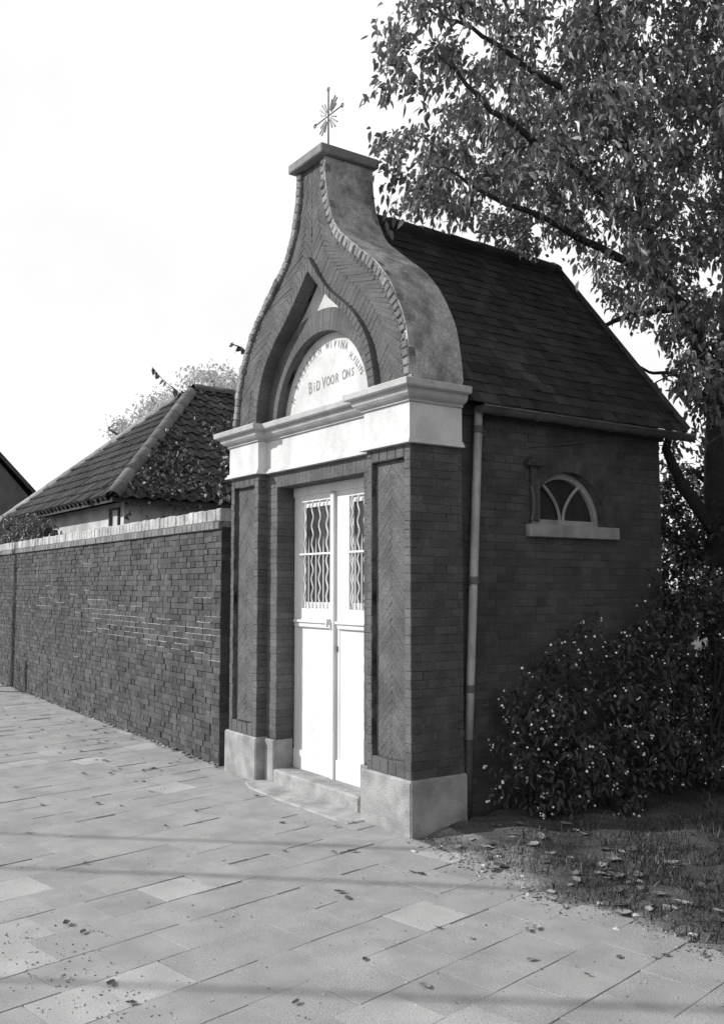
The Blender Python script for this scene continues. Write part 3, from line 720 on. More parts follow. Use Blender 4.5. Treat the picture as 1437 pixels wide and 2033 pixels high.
coursed(GBk, wa, -wn, (0, 0, 1), -wu, 0.0, .22, 0, 2.12, course=.0575, L=.2)
GBk.build(gw, 'wbrick', 300)
# lime streaks in the bed joints
lm = MB(); rows = round(2.12/.0575); chh = 2.12/rows
for r in range(6, 34):
    z = r*chh; s = 0.0; on = random.random() < .5
    while s < 6.2:
        ln = random.uniform(.1, .5); cen = 1.09+.055*s
        dd = math.exp(-((z-cen)/.19)**2)*(1.0 if s < 3.8 else .55)
        on = random.random() < dd*(.97 if on else .8)
        if on or random.random() < .012:
            k = max(2, int(ln/.03)); ss = np.linspace(s, s+ln, k)
            lo = [wp(q, z-.0015-random.uniform(0, .003)*random.random(), 0) for q in ss]; hi = [wp(q, z+.001+random.uniform(0, .005)*random.random(), 0) for q in ss]
            lm.strip(lo, hi, wn, .012, .002)
        s += ln+(0.0 if on else random.uniform(0, .1))
lm.obj('lime_streaks', 'lime', gw, fixn=True, kind='stuff')
# coping: a projecting course of headers under a limewashed rowlock
CB = Bricks(); s = 0.0
while s < WLEN-.05:
    ln = random.uniform(.095, .115); e2 = min(s+ln, WLEN)
    hz = random.uniform(-.006, .006)
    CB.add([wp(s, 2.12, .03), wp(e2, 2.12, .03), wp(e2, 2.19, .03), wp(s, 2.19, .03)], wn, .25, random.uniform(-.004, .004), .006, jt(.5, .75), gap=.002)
    CB.add([wp(s, 2.192, .012), wp(e2, 2.192, .012), wp(e2, 2.31+hz, .012), wp(s, 2.31+hz, .012)], wn, .225, random.uniform(-.003, .008), .010, jt(1.2, 1.5), gap=.0003)
    s = e2
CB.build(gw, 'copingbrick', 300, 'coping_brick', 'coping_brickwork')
# crumbs of mortar and weeds along the wall foot
cr = MB()
for k in range(260):
    s = random.uniform(0, 9); p = wp(s, 0, random.uniform(.0, .05)); r = random.uniform(.006, .022)
    cr.prism([p+np.array([r*math.cos(a)*jt(.6, 1.2), r*math.sin(a)*jt(.6, 1.2), 0]) for a in np.linspace(0, 2*math.pi, 6)[:-1]], (0, 0, 1), .004, r*.6, r*.3, jt(.5, 1.1))
cr.obj('mortar_crumbs', 'rubble', kind='stuff', label='crumbled mortar along the foot of the garden wall', category='rubble')

# ================================================================== FOLIAGE HELPERS
def leaves(mb_v, mb_f, mb_t, P0, D, ln, wd, tone, fold=.25, curl=.35):
    """append leaves: base points P0 (n,3), directions D, lengths, widths"""
    n = len(P0); D = D/np.linalg.norm(D, axis=1)[:, None]
    rnd = RNG.normal(size=(n, 3)); S = np.cross(D, rnd); S /= np.linalg.norm(S, axis=1)[:, None]; N = np.cross(S, D)
    ln = ln[:, None]; wd = wd[:, None]
    down = np.array([0, 0, -1.0])*ln*curl
    b = P0; c1 = P0+D*ln*.38; c2 = P0+D*ln*.72+down*.35; tip = P0+D*ln+down
    l1 = c1+S*wd*.5+N*wd*fold; r1 = c1-S*wd*.5+N*wd*fold
    l2 = c2+S*wd*.4+N*wd*fold*.8; r2 = c2-S*wd*.4+N*wd*fold*.8
    allv = np.stack([b, l1, c1, r1, l2, c2, r2, tip], 1).reshape(-1, 3)
    o = sum(len(x) for x in mb_v)
    mb_v.append(allv)
    base = (np.arange(n)*8)[:, None]+o
    quads = np.array([[0, 2, 1, 1], [0, 3, 2, 2], [1, 2, 5, 4], [2, 3, 6, 5], [4, 5, 7, 7], [5, 6, 7, 7]])
    for q in quads:
        mb_f.append(base+q[None, :])
    mb_t.append(np.repeat(tone, 8))
def leafobj(name, m, parent, mv, mf, mt, **props):
    v = np.concatenate(mv); f = np.concatenate(mf); t = np.concatenate(mt)
    tri = f[:, 2] == f[:, 3]
    faces = [tuple(x[:3]) for x in f[tri].tolist()]+[tuple(x) for x in f[~tri].tolist()]
    me = bpy.data.meshes.new(name); me.from_pydata(v.tolist(), [], faces)
    a = me.attributes.new('tone', 'FLOAT', 'POINT'); a.data.foreach_set('value', t.astype(np.float32))
    me.materials.append(M[m]); me.update()
    o = bpy.data.objects.new(name, me); COL.objects.link(o)
    if parent: o.parent = parent; o.matrix_parent_inverse = parent.matrix_basis.inverted()
    for k, w_ in props.items(): o[k] = w_
    return o
def inpoly(x, y, poly):
    c = False; j = len(poly)-1
    for i in range(len(poly)):
        xi_, yi = poly[i]; xj, yj = poly[j]
        if (yi > y) != (yj > y) and x < (xj-xi_)*(y-yi)/(yj-yi)+xi_: c = not c
        j = i
    return c
def grow(name, label, cat, base, limbs, targets, trunk_mat, leaf_mat, nleaf, lsize, spread, hang, lean=.5, group=None, twig_r=.006, tones=(.7, 1.35), curl=.35, crownname='crown', maxd=None):
    """limbs: list of polylines with radii; targets: twig tips that hook on to the nearest wood"""
    t = empty(name, tuple(base), label, cat, group)
    wood = MB(); nodes = []; nr = []
    for pts, rad in limbs:
        pts = [V3(p) for p in pts]; P_ = []; Rr = []
        for i in range(len(pts)-1):
            for k in range(4):
                f = k/4; P_.append(pts[i]*(1-f)+pts[i+1]*f+RNG.normal(0, .012, 3)*(i > 0)); Rr.append(rad[i]*(1-f)+rad[i+1]*f)
        P_.append(pts[-1]); Rr.append(rad[-1]); wood.tube(P_, Rr, 9); nodes += P_; nr += Rr
    nodes = np.array(nodes); tg = [V3(p) for p in targets]
    order = np.argsort([np.min(np.linalg.norm(nodes-p, axis=1)) for p in tg])
    mv, mf, mt = [], [], []; bp, bd, bl = [], [], []
    cap_ = np.zeros((len(nodes)+len(tg)*6+10, 3)); cap_[:len(nodes)] = nodes; cnt = len(nodes); cr_ = list(nr)
    for q in order:
        p = tg[q]; dd = np.linalg.norm(cap_[:cnt]-p, axis=1); i = int(np.argmin(dd)); a = cap_[i]; d = p-a; L = np.linalg.norm(d)
        if L < .03 or (maxd and L > maxd): continue
        sag = np.array([0, 0, 1.0])*L*.12
        pts = [a+d*f+sag*math.sin(f*math.pi)+RNG.normal(0, .02*min(L, 1), 3)*(0 < f < 1) for f in np.linspace(0, 1, 6)]
        r0 = min(cr_[i]*.75, twig_r*(1+1.6*L)); rad = np.linspace(r0, twig_r*.35, 6)
        wood.tube(pts, rad, 5, cap=False)
        for f in range(1, 6):
            cap_[cnt] = pts[f]; cr_.append(rad[f]); cnt += 1
        seg = np.array(pts); m = nleaf
        f = np.clip(RNG.uniform(.25 if L > .5 else 0.0, 1.0, m), 0, .999); k = (f*5).astype(int); fr = (f*5-k)[:, None]
        pos = seg[k]*(1-fr)+seg[np.minimum(k+1, 5)]*fr + RNG.normal(0, spread, (m, 3))
        dr = d/L*lean + RNG.normal(0, .55, (m, 3)) + np.array([0, 0, -hang])
        bp.append(pos); bd.append(dr)
    bp = np.concatenate(bp); bd = np.concatenate(bd); n = len(bp)
    leaves(mv, mf, mt, bp, bd, RNG.uniform(lsize*.6, lsize*1.35, n), RNG.uniform(lsize*.4, lsize*.64, n), RNG.uniform(*tones, n), curl=curl)
    wood.obj('trunk', trunk_mat, t, smooth=True); leafobj(crownname, leaf_mat, t, mv, mf, mt, kind='stuff')
    return t

# ================================================================== CHERRY TREE BEHIND THE CHAPEL
tb = np.array([-.45, 4.05, .0]); TT = 8.75
lim = [
    ([tb, W(1432, 1250, TT), W(1422, 1050, TT), W(1416, 900, TT-.1), W(1428, 770, TT-.1)], [.14, .115, .10, .09, .08]),
    ([W(1428, 770, TT-.1), W(1375, 660, TT-.2), W(1318, 560, TT-.3), W(1285, 450, TT-.4), W(1240, 300, TT-.6), W(1200, 130, TT-.8), W(1180, -80, TT-.9)], [.08, .07, .06, .05, .04, .028, .012]),
    ([W(1428, 770, TT-.1), W(1450, 600, TT), W(1440, 420, TT+.1), W(1450, 200, TT+.2), W(1480, -100, TT+.3)], [.085, .075, .06, .045, .02]),
    ([W(1345, 610, TT-.2), W(1262, 622, TT-.1), W(1205, 645, TT), W(1170, 640, TT+.1)], [.045, .032, .02, .010]),
    ([W(1422, 1060, TT), W(1352, 960, TT-.2), W(1322, 890, TT-.3), W(1325, 830, TT-.3), W(1300, 760, TT-.4)], [.075, .055, .04, .025, .010]),
    ([W(1285, 450, TT-.4), W(1130, 330, TT-1.1), W(1000, 240, TT-1.6), W(900, 140, TT-1.9), W(860, 100, TT-2.0)], [.05, .035, .024, .014, .007]),
    ([W(1240, 300, TT-.6), W(1100, 170, TT-.9), W(960, 70, TT-1.2), W(850, 20, TT-1.4)], [.04, .028, .018, .008]),
    ([W(1318, 560, TT-.3), W(1150, 470, TT-.9), W(1000, 400, TT-1.4), W(880, 330, TT-1.7)], [.045, .03, .02, .008]),
    ([W(1416, 800, TT), W(1340, 742, TT+.1), W(1290, 738, TT+.2), W(1215, 700, TT+.3)], [.03, .02, .014, .006]),
]
CPOLY = [(880, -600), (830, -60), (775, 30), (752, 165), (800, 185), (880, 180), (840, 235), (725, 275), (735, 285), (770, 300), (790, 330), (800, 395), (770, 415), (830, 445), (900, 460), (960, 470), (1000, 520), (1050, 525), (1095, 490), (1140, 530),
         (1200, 620), (1278, 705), (1345, 785), (1395, 828), (1380, 845), (1360, 880), (1420, 890), (1600, 960), (2000, 900), (2100, -600)]
GAPS = [((1255, 690), 44), ((1180, 430), 26), ((870, 60), 45), ((1215, 495), 30), ((1350, 440), 20), ((1120, 520), 24), ((830, 130), 30), ((1020, 180), 16), ((1100, 20), 30), ((1310, 640), 24), ((1230, 800), 22), ((1240, 580), 20), ((1290, 330), 14), ((1150, 250), 14), ((960, 60), 26), ((1040, 90), 20), ((900, 150), 20)]
cc = np.array([-.75, 3.3, 5.4]); rad = np.array([2.9, 2.9, 3.2]); tg = []
while len(tg) < 1850:
    p = RNG.uniform(-1, 1, 3)
    r_ = np.linalg.norm(p)
    if r_ > 1 or r_ < .25: continue
    p = cc+p*rad
    if p[2] < 2.6 or (p[2] < 4.5 and p[1] < 2.75 and p[0] < .1): continue
    x, y, z = proj(p)
    if not inpoly(x, y, CPOLY): continue
    if any(math.hypot(x-a, y-b) < r for (a, b), r in GAPS): continue
    if RNG.uniform() > np.clip(.28+max((x-760)/420, (y-60)/420), .28, 1): continue      # the crown thins out towards its open upper left
    # keep out of the chapel roof
    if Y0-.2 < p[1] < Y1+.2 and p[2] < RZ_ - abs(p[0]-AX)*1.25 + .25: continue
    tg.append(p)
# thin sprays on the open left side
for (x, y, t) in [(770, 45, 7.0), (790, 70, 7.0), (765, 95, 6.9), (755, 185, 6.8), (775, 190, 6.9), (800, 165, 6.9), (825, 30, 7.2), (860, 10, 7.2), (752, 290, 7.7), (772, 325, 7.5), (790, 345, 7.4), (790, 290, 6.8), (820, 270, 6.9), (800, 400, 7.0), (765, 440, 7.4), (850, 205, 7.0), (880, 110, 7.0), (830, 110, 7.0)]:
    tg.append(W(x, y, t))
grow('cherry_tree', 'tall tree with long drooping leaves overhanging the chapel roof', 'tree', tb, lim, tg, 'bark', 'leaf', 30, .07, .06, .5, group=None, twig_r=.006, tones=(.6, 1.5))

# low foliage behind the chapel and shrubs along its side wall
def blob_targets(c, r, n, zmin=.05, rmin=.45):
    o = []
    while len(o) < n:
        p = RNG.uniform(-1, 1, 3); q = np.linalg.norm(p)
        if q > 1 or q < rmin: continue
        p = V3(c)+p*V3(r)
        if p[2] < zmin: continue
        o.append(p)
    return o
def shrub(name, label, c, r, n, m, nl, ls, berries=0, group=None, clipw=True, stems=6, hang=.2, tones=(.6, 1.4)):
    c = V3(c); base = np.array([c[0], c[1], vh(c[0], c[1]) if c[0] > 0 else 0.0])
    tg = [p for p in blob_targets(c, r, n) if not (clipw and p[0] < XW+.08 and p[1] < YB+.1)]
    lim = []
    for k in range(stems):
        a = 2*math.pi*k/stems; top = c+np.array([math.cos(a)*r[0]*.4, math.sin(a)*r[1]*.5, r[2]*.35])
        if clipw and top[1] < YB+.1: top[0] = max(top[0], XW+.1)
        lim.append(([base+np.array([.05*math.cos(a), .05*math.sin(a), -.02]), base*.5+top*.5+RNG.normal(0, .03, 3), top], [.014, .01, .006]))
    t = grow(name, label, 'shrub', base, lim, tg, 'bark', m, nl, ls, .04, hang, group=group, twig_r=.0035, tones=tones, crownname='foliage')
    if berries:
        mb = MB()
        # white berries in little clusters on the shrub's outside
        for p in random.sample(tg, min(berries, len(tg))):
            q = p+(p-c)/np.linalg.norm(p-c)*.05
            for k in range(random.choice((1, 1, 2, 3))):
                o = q+RNG.normal(0, .012, 3); rr = random.uniform(.006, .0105)
                ph = [(0, 0, 1)]+[(math.cos(a)*.9, math.sin(a)*.9, .43) for a in np.linspace(0, 2*math.pi, 6)[:-1]]+[(math.cos(a+.6)*.9, math.sin(a+.6)*.9, -.43) for a in np.linspace(0, 2*math.pi, 6)[:-1]]+[(0, 0, -1)]
                fs = [(0, 1+i, 1+(i+1) % 5) for i in range(5)]+[(1+i, 6+i, 1+(i+1) % 5) for i in range(5)]+[(1+(i+1) % 5, 6+i, 6+(i+1) % 5) for i in range(5)]+[(11, 6+(i+1) % 5, 6+i) for i in range(5)]
                mb.add([o+rr*V3(v) for v in ph], fs)
        mb.obj('berries', 'berry', t, smooth=True, kind='stuff')
    return t
shrub('snowberry_shrub', 'dark leafy shrub with white berries against the chapel side wall under the window', (.28, 1.5, .6), (.45, .95, .72), 230, 'dleaf', 20, .05, 170)
shrub('snowberry_shrub', 'taller dark shrub with white berries in front of the chapel back corner', (.28, 2.65, .85), (.6, .85, 1.0), 260, 'dleaf', 24, .05, 170)
shrub('snowberry_shrub', 'small low straggling berry shrub beside the foot of the downpipe', (.12, .98, .34), (.3, .42, .42), 70, 'dleaf', 14, .045, 45, stems=5)
shrub('bush', 'dense dark bush growing round the tree trunk behind the chapel', (-.5, 4.4, 1.3), (1.2, 1.1, 1.6), 380, 'dleaf', 28, .07, 80, clipw=False)
shrub('bush', 'broad unlit bush beside the tree, right of the berry shrubs', (.7, 4.1, .9), (.9, .9, 1.1), 320, 'dleaf', 28, .06, 120, clipw=False)
shrub('bush', 'high bush rising behind the tree and the chapel back wall', (-2.0, 6.0, 1.5), (1.7, 1.2, 2.1), 420, 'dleaf', 30, .08, 0, clipw=False)

# unseen trees added right of the frame to keep skylight off the chapel's side
for (x, y, h, lab) in ((3.6, 5.0, 6.5, 'unseen tree added to shade the chapel side, on the verge beyond the berry shrubs, nearest the cherry tree'), (5.6, 3.2, 6.0, 'unseen tree added to shade the chapel side, on the verge with a low crown, nearest the street'), (4.4, 8.2, 7.0, 'tallest unseen tree added to shade the chapel side, on the verge, deep in the garden')):
    b_ = np.array([x, y, .05]); c_ = np.array([x, y, h*.55]); r_ = np.array([1.7, 1.7, h*.48])
    lm_ = [([b_, b_+(0, 0, h*.3), b_+(.1, .1, h*.6), b_+(0, 0, h*.9)], [.13, .11, .07, .02])]
    for k in range(5): lm_.append(([b_+(0, 0, h*(.25+.1*k)), b_+np.array([math.cos(k*2.4), math.sin(k*2.4), h*(.35+.1*k)])], [.06, .02]))
    grow('added_shade_tree', lab, 'tree', b_, lm_, blob_targets(c_, r_, 420, .5, .3), 'bark', 'leaf', 16, .16, .08, .5, twig_r=.008)

# grass on the verge
gv, gf, gt = [], [], []
n = 60000; gx_ = RNG.uniform(.0, 4.2, n)**1.0; gy_ = RNG.uniform(-.3, 5.5, n)
dens = np.array([vh(a, b) for a, b in zip(gx_, gy_)]); cl = np.sin(gx_*9+gy_*4)+np.sin(gx_*4.3-gy_*11)+np.sin(gx_*17+gy_*23)*.6
keep = (dens > .006) & (RNG.uniform(0, 1, n) < np.clip((gx_-.15)*.9+.0, .05, 1)) & (cl > -.9-.4*(gx_ > .9)); gx_, gy_, dens = gx_[keep], gy_[keep], dens[keep]; n = len(gx_)
hgt = RNG.uniform(.02, .075, n)*np.clip(.6+gx_*.3, .5, 1.3)*np.where(RNG.uniform(0, 1, n) < .06, 2.0, 1.0); a = RNG.uniform(0, 6.28, n); wv = np.c_[np.cos(a), np.sin(a), np.zeros(n)]*.0028; ln_ = RNG.normal(0, .45, (n, 3)); ln_[:, 2] = 1
ln_ /= np.linalg.norm(ln_, axis=1)[:, None]
b0 = np.c_[gx_, gy_, dens-.004]; md = b0+ln_*hgt[:, None]*.55; bend = RNG.normal(0, .35, (n, 3)); bend[:, 2] = .3
tp = md+ (ln_*.4+bend)*hgt[:, None]*.6
allv = np.stack([b0-wv, b0+wv, md+wv*.8, md-wv*.8, tp], 1).reshape(-1, 3); bs = (np.arange(n)*5)[:, None]
fs = np.concatenate([bs+np.array([[0, 1, 2, 3]]), bs+np.array([[3, 2, 4, 4]])])
leafobj('grass', 'grass', None, [allv], [fs], [np.repeat(RNG.choice([.7, 1.0, 1.5, 4.0], n, p=[.35, .33, .22, .10]), 5)], kind='stuff', label='short rough grass on the verge beside the chapel', category='grass')

# ================================================================== HOUSE BEHIND THE WALL
hs = empty('house', (-12, 4, 0), 'low whitewashed house with hipped pantile roof behind the garden wall', 'house')
y0 = 1.2; A0 = hit(225, 988, 'y', y0); XE = A0[0]; ZE = A0[2]; XWst = XE-6.7; XMID = (XE+XWst)/2
APX = hit(385, 775, 'x', XMID); YR, ZR = APX[1], APX[2]; YEND = 9.0
ov = .28
mb = MB(); mb.box((XWst+ov, y0+ov, 0), (XE-ov, YEND, ZE-.02)); hw = mb.obj('wall', 'whitewash', hs)
# small window near the corner
wx = hit(226, 1022, 'y', y0+ov)[0]
boxo('window', 'wood', hs, (XE-ov-.62, y0+ov-.03, ZE-.75), (XE-ov-.16, y0+ov+.02, ZE-.1), .006); 
boxo('pane', 'whitewash', hs.children[-1], (XE-ov-.42, y0+ov-.035, ZE-.7), (XE-ov-.2, y0+ov-.028, ZE-.14), .001)
def plane_tiles(O, u, d, n, inside, tw=.225, tl=.29, ulen=9, dlen=6, amp=.026):
    """pantiles: u along the eaves, d down the slope from O"""
    out = []; rows = int(dlen/tl)
    for r in range(rows+1):
        for c_ in range(int(ulen/tw)):
            uu, dd = c_*tw, dlen-r*tl
            if not inside(uu+tw/2, dd-tl/2): continue
            k = 7; prof = [(tw*1.06*i/(k-1), amp*math.sin((i/(k-1))*2*math.pi*.98+.3)*(1 if i < k/2 else .75)) for i in range(k)]
            jz = random.uniform(-.006, .006); jl = random.uniform(-.01, .01)
            lo = [O+u*(uu+a)+d*(dd+.03+jl)+n*(h+.055+jz) for a, h in prof]; hi = [O+u*(uu+a)+d*(dd-tl)+n*(h+.022+jz) for a, h in prof]
            lo2 = [p-n*.016 for p in lo]
            out.append((lo+hi+lo2, [(i, i+1, k+i+1, k+i) for i in range(k-1)]+[(2*k+i, 2*k+i+1, i+1, i) for i in range(k-1)], jt(.7, 1.3)))
    return out
# roof deck
apx = np.array([XMID, YR, ZR]); apb = np.array([XMID, YEND, ZR]); cE = np.array([XE, y0, ZE]); cW = np.array([XWst, y0, ZE])
eE = np.array([XE, YEND, ZE]); eW = np.array([XWst, YEND, ZE])
rf = MB(); dn = np.array([0, 0, -.06])
rf.add([apx, cW, cE, eE, apb, eW, apx+dn, cW+dn, cE+dn, eE+dn, apb+dn, eW+dn], [(0, 1, 2), (0, 2, 3, 4), (0, 4, 5, 1), (8, 7, 6), (10, 9, 8, 6), (7, 11, 10, 6), (1, 7, 8, 2), (2, 8, 9, 3), (5, 11, 7, 1)])
hroof = rf.obj('roof', 'pantile', hs, fixn=True)
# east slope
uE = np.array([0, 1.0, 0]); dE = (np.array([XE, 0, ZE])-np.array([XMID, 0, ZR])); LE = np.linalg.norm(dE); dE /= LE; nE = np.cross(dE, uE); nE = nE if nE[2] > 0 else -nE
OE = np.array([XMID, y0, ZR])
insE = lambda uu, dd: 0 < dd < LE+.1 and uu > (1-dd/LE)*(YR-y0) and uu < 7.4
tl_ = plane_tiles(OE, uE, dE, nE, insE, ulen=7.4, dlen=LE)
tl_ = [(abs(proj(np.mean(t[0], axis=0))[0]-350), t) for t in tl_]
vis = [t for t in tl_ if 180 < proj(np.mean(t[1][0], axis=0))[0] < 500]; inv = [t for t in tl_ if not 180 < proj(np.mean(t[1][0], axis=0))[0] < 500]
vis.sort(key=lambda q: q[0]); rest = MB()
for i, (_, t) in enumerate(vis):
    if i < 280: m_ = MB(); m_.add(*t); m_.obj('roof_tile', 'pantile', hroof, smooth=False)
    else: rest.add(*t)
for _, t in inv: rest.add(*t)
# street-side hip
uS = np.array([1.0, 0, 0]); dS = np.array([0, y0-YR, ZE-ZR]); LS = np.linalg.norm(dS); dS /= LS; nS = np.cross(uS, dS); nS = nS if nS[2] > 0 else -nS
OS = np.array([XWst, YR, ZR]); WS = XE-XWst
for t in plane_tiles(OS, uS, dS, nS, lambda uu, dd: 0 < dd < LS+.1 and abs(uu-WS/2) < WS/2*dd/LS, ulen=WS, dlen=LS, amp=.055): rest.add(*t)
rest.obj('roof_tiles_far', 'pantile', hroof, kind='stuff')
def ridge_row(a, b, name='hip_tile', step=.44, r=.115, lift=.05, tone=(.8, 1.2)):
    a, b = V3(a), V3(b); L = np.linalg.norm(b-a); d = (b-a)/L; n_ = int(L/step)
    side = np.cross(d, (0, 0, 1)); side /= np.linalg.norm(side); up = np.cross(side, d)
    for i in range(n_):
        p, q = a+d*(i*step-.02), a+d*((i+1)*step+.03); an = np.linspace(R(-10), R(190), 9); k = 9
        A_ = [p+side*r*1.03*math.cos(t)+up*(r*1.03*math.sin(t)+lift-.03) for t in an]; B_ = [q+side*r*.97*math.cos(t)+up*(r*.97*math.sin(t)+lift-.03) for t in an]
        A2 = [x-up*.018 for x in A_]; mb = MB(); mb.add(A_+B_+A2, [(i_, i_+1, k+i_+1, k+i_) for i_ in range(k-1)]+[(2*k+i_, 2*k+i_+1, i_+1, i_) for i_ in range(k-1)], jt(*tone))
        mb.obj(name, 'ridge', hroof, fixn=False, smooth=True)
ridge_row(cE, apx, tone=(1.3, 1.7)); ridge_row(cW, apx, tone=(1.8, 2.6)); ridge_row(apx, apb, 'ridge_tile')

# ivy over the east slope
iv = empty('ivy', (XE, 3.5, 0), 'sparse ivy creeping over the pantile roof of the low house', 'ivy')
mv, mf, mt = [], [], []; stm = MB(); pts = []
for k in range(70):
    yy = random.uniform(1.6, 5.6); p = np.array([XE+.02, yy, ZE-.1]); pa = [p]
    for j in range(random.randint(7, 18)):
        step = -dE*random.uniform(.14, .26)+uE*random.gauss(0, .12); p = p+step
        q = p+nE*(.08+random.uniform(0, .04))
        if (p-OE)@dE < .1 or not insE((p-OE)@uE-.12, (p-OE)@dE): break
        pa.append(q)
        for _ in range(4): pts.append(q+RNG.normal(0, .08, 3)*np.array([.4, 1, .6])+nE*.03)
    if len(pa) > 2: stm.tube(pa, .007, 4, cap=False)
for k in range(160): pts.append(np.array([XE+random.uniform(-.1, .1), random.uniform(1.3, 5), ZE-random.uniform(-.15, .45)]))
pts = np.array(pts); n = len(pts); leaves(mv, mf, mt, pts, RNG.normal(0, .6, (n, 3))+np.array([.5, -.3, -.4]), RNG.uniform(.05, .10, n), RNG.uniform(.04, .08, n), RNG.choice([.4, .8, 3.0], n, p=[.5, .35, .15]), fold=.1)
stm.obj('stem', 'bark', iv); leafobj('foliage', 'ivy', iv, mv, mf, mt, kind='stuff')
# long shoot standing up from the ridge, and a sprig by the gable
def sprig(pa, name, label, ls, step, m='dleaf'):
    t = empty(name, tuple(pa[0]), label, 'creeper'); mb = MB(); mb.tube(pa, .006, 5); mb.obj('stem', 'bark', t)
    pts = []; seg = [V3(p) for p in pa]
    for i in range(len(seg)-1):
        for f in np.arange(0, 1, step): pts.append(seg[i]*(1-f)+seg[i+1]*f)
    n = len(pts); mv, mf, mt = [], [], []; leaves(mv, mf, mt, np.array(pts), RNG.normal(0, .5, (n, 3))+np.array([.3, -.2, -.5]), RNG.uniform(ls*.8, ls*1.2, n), RNG.uniform(ls*.6, ls*.9, n), np.ones(n), fold=.1)
    leafobj('foliage', m, t, mv, mf, mt, kind='stuff')
tq = (apx-CAM)@FW
sprig([W(385, 800, tq-.3), W(345, 772, tq-.4), W(322, 752, tq-.4), W(302, 728, tq-.4)], 'creeper_shoot', 'bare creeper shoot standing out from the top of the pantile roof', .13, .3)
gq = (np.array([-2.6, .2, 3.4])-CAM)@FW
sprig([W(497, 706, gq), W(480, 690, gq), W(458, 682, gq)], 'creeper_sprig', 'small leafy sprig growing from the left flank of the ogee gable', .07, .35)

# second house far left
h2 = empty('house', (-27, 2, 0), 'dark gabled house further along the street beyond the low house', 'house')
XA = -26.0; e1, e2 = hit(0, 900, 'x', XA), hit(70, 977, 'x', XA); slp = (e2[2]-e1[2])/(e2[1]-e1[1]); yap = e1[1]-2.6; zap = e1[2]-slp*2.6*1.0; yE2 = e2[1]+.35; zE2 = zap+slp*(yE2-yap); yL2 = 2*yap-yE2
mb = MB(); mb.add([(XA, yL2, 0), (XA, yE2-.2, 0), (XA, yE2-.2, zE2-.15), (XA, yap, zap-.15), (XA, yL2+.2, zE2-.15), (XA-9, yL2, 0), (XA-9, yE2-.2, 0), (XA-9, yE2-.2, zE2-.15), (XA-9, yap, zap-.15), (XA-9, yL2+.2, zE2-.15)],
       [(0, 1, 2, 3, 4), (9, 8, 7, 6, 5), (1, 6, 7, 2), (0, 4, 9, 5)]); mb.obj('wall', 'darkbrick', h2, fixn=True)
mb = MB()
for s, ye in ((1, yE2), (-1, yL2)):
    q = [np.array([XA+.2, yap, zap]), np.array([XA+.2, ye, zE2]), np.array([XA-9.2, ye, zE2]), np.array([XA-9.2, yap, zap])]; nn_ = np.cross(q[1]-q[0], q[3]-q[0]); nn_ /= np.linalg.norm(nn_); nn_ = nn_ if nn_[2] > 0 else -nn_
    mb.prism(q, nn_, .12, 0)
mb.obj('roof', 'pantile', h2, fixn=True)

# creeper clump spilling over the garden wall at its far end
cl_ = hit(35, 1045, 'y', .6)
shrub('climber', 'leafy climber spilling over the far end of the garden wall coping', (cl_[0]-.2, .75, 2.35), (1.7, .45, .55), 170, 'ivy', 22, .07, 0, clipw=False, tones=(.4, 1.3))

# tree behind the house; glare and haze are put into its pale leaf colour
pb = np.array([-21.0, 12.0, 0]); tt = (pb-CAM)@FW
lim = [([pb, W(440, 900, tt), W(430, 800, tt), W(425, 740, tt)], [.2, .15, .1, .03]), ([W(440, 900, tt), W(350, 840, tt), W(300, 790, tt)], [.12, .07, .03]), ([W(430, 830, tt), W(480, 770, tt), W(500, 745, tt)], [.1, .06, .03]), ([W(440, 920, tt), W(260, 880, tt), W(215, 850, tt)], [.1, .06, .03])]
PP = [(190, 905), (215, 850), (260, 810), (300, 790), (330, 775), (365, 755), (385, 732), (410, 738), (440, 735), (480, 728), (540, 720), (560, 900), (190, 960)]
tg = []
while len(tg) < 560:
    p = pb+np.array([0, 0, 4.6])+RNG.uniform(-1, 1, 3)*np.array([7.5, 5.0, 4.0])
    x, y, z = proj(p)
    if p[2] > 2 and inpoly(x, y, PP): tg.append(p)
grow('haze_pale_tree', 'thin-leaved tree, its leaves coloured pale for haze, behind the ridge of the low house', 'tree', pb, lim, tg, 'board', 'hazeleaf', 22, .13, .16, .2, twig_r=.01, tones=(.75, 1.15))

# ================================================================== FALLEN LEAVES
def leaf_mesh(k):
    mb = MB(); L = 1.0; cu = random.uniform(.15, .6); tw = random.uniform(-.3, .3); nseg = 6
    vs = []
    for i in range(nseg+1):
        t = i/nseg; wv_ = .30*math.sin(math.pi*min(1, t*.95+.03))**.8*(1.15-.4*t)*(1+random.uniform(-.12, .12)); zc = cu*(t-.5)**2
        ed = random.uniform(.08, .3)*wv_*2; 
        vs += [(t-.5, -wv_+tw*.1*t, zc+ed), (t-.5, tw*.1*t, zc), (t-.5, wv_+tw*.1*t, zc+ed*random.uniform(.5, 1.3))]
    z0 = min(v[2] for v in vs); vs = [(x, y, z-z0) for x, y, z in vs]; fs = []
    for i in range(nseg):
        for j in (0, 1): fs.append((i*3+j, (i+1)*3+j, (i+1)*3+j+1, i*3+j+1))
    mb.add(vs, fs, [.45, .7, 1.0, 1.6, 2.4][k % 5]); me = mb.obj('tmp', 'dry', smooth=True)
    m_ = me.data; bpy.data.objects.remove(me); m_.name = 'fallen_leaf'; m_['k'] = k; return m_
LM = [leaf_mesh(k) for k in range(15)]
def fallen(x, y, z, size, tone=None):
    me = LM[(random.randrange(3)*5 + (random.choice((0, 0, 1, 1, 2, 3)) if tone is None else tone))]
    o = bpy.data.objects.new('fallen_leaf', me); COL.objects.link(o); o.location = (x, y, z); o.scale = (size, size, size*random.uniform(.6, 1.2))
    o.rotation_euler = (random.gauss(0, .06), random.gauss(0, .06), random.uniform(0, 6.28)); o['category'] = 'leaf'; return o
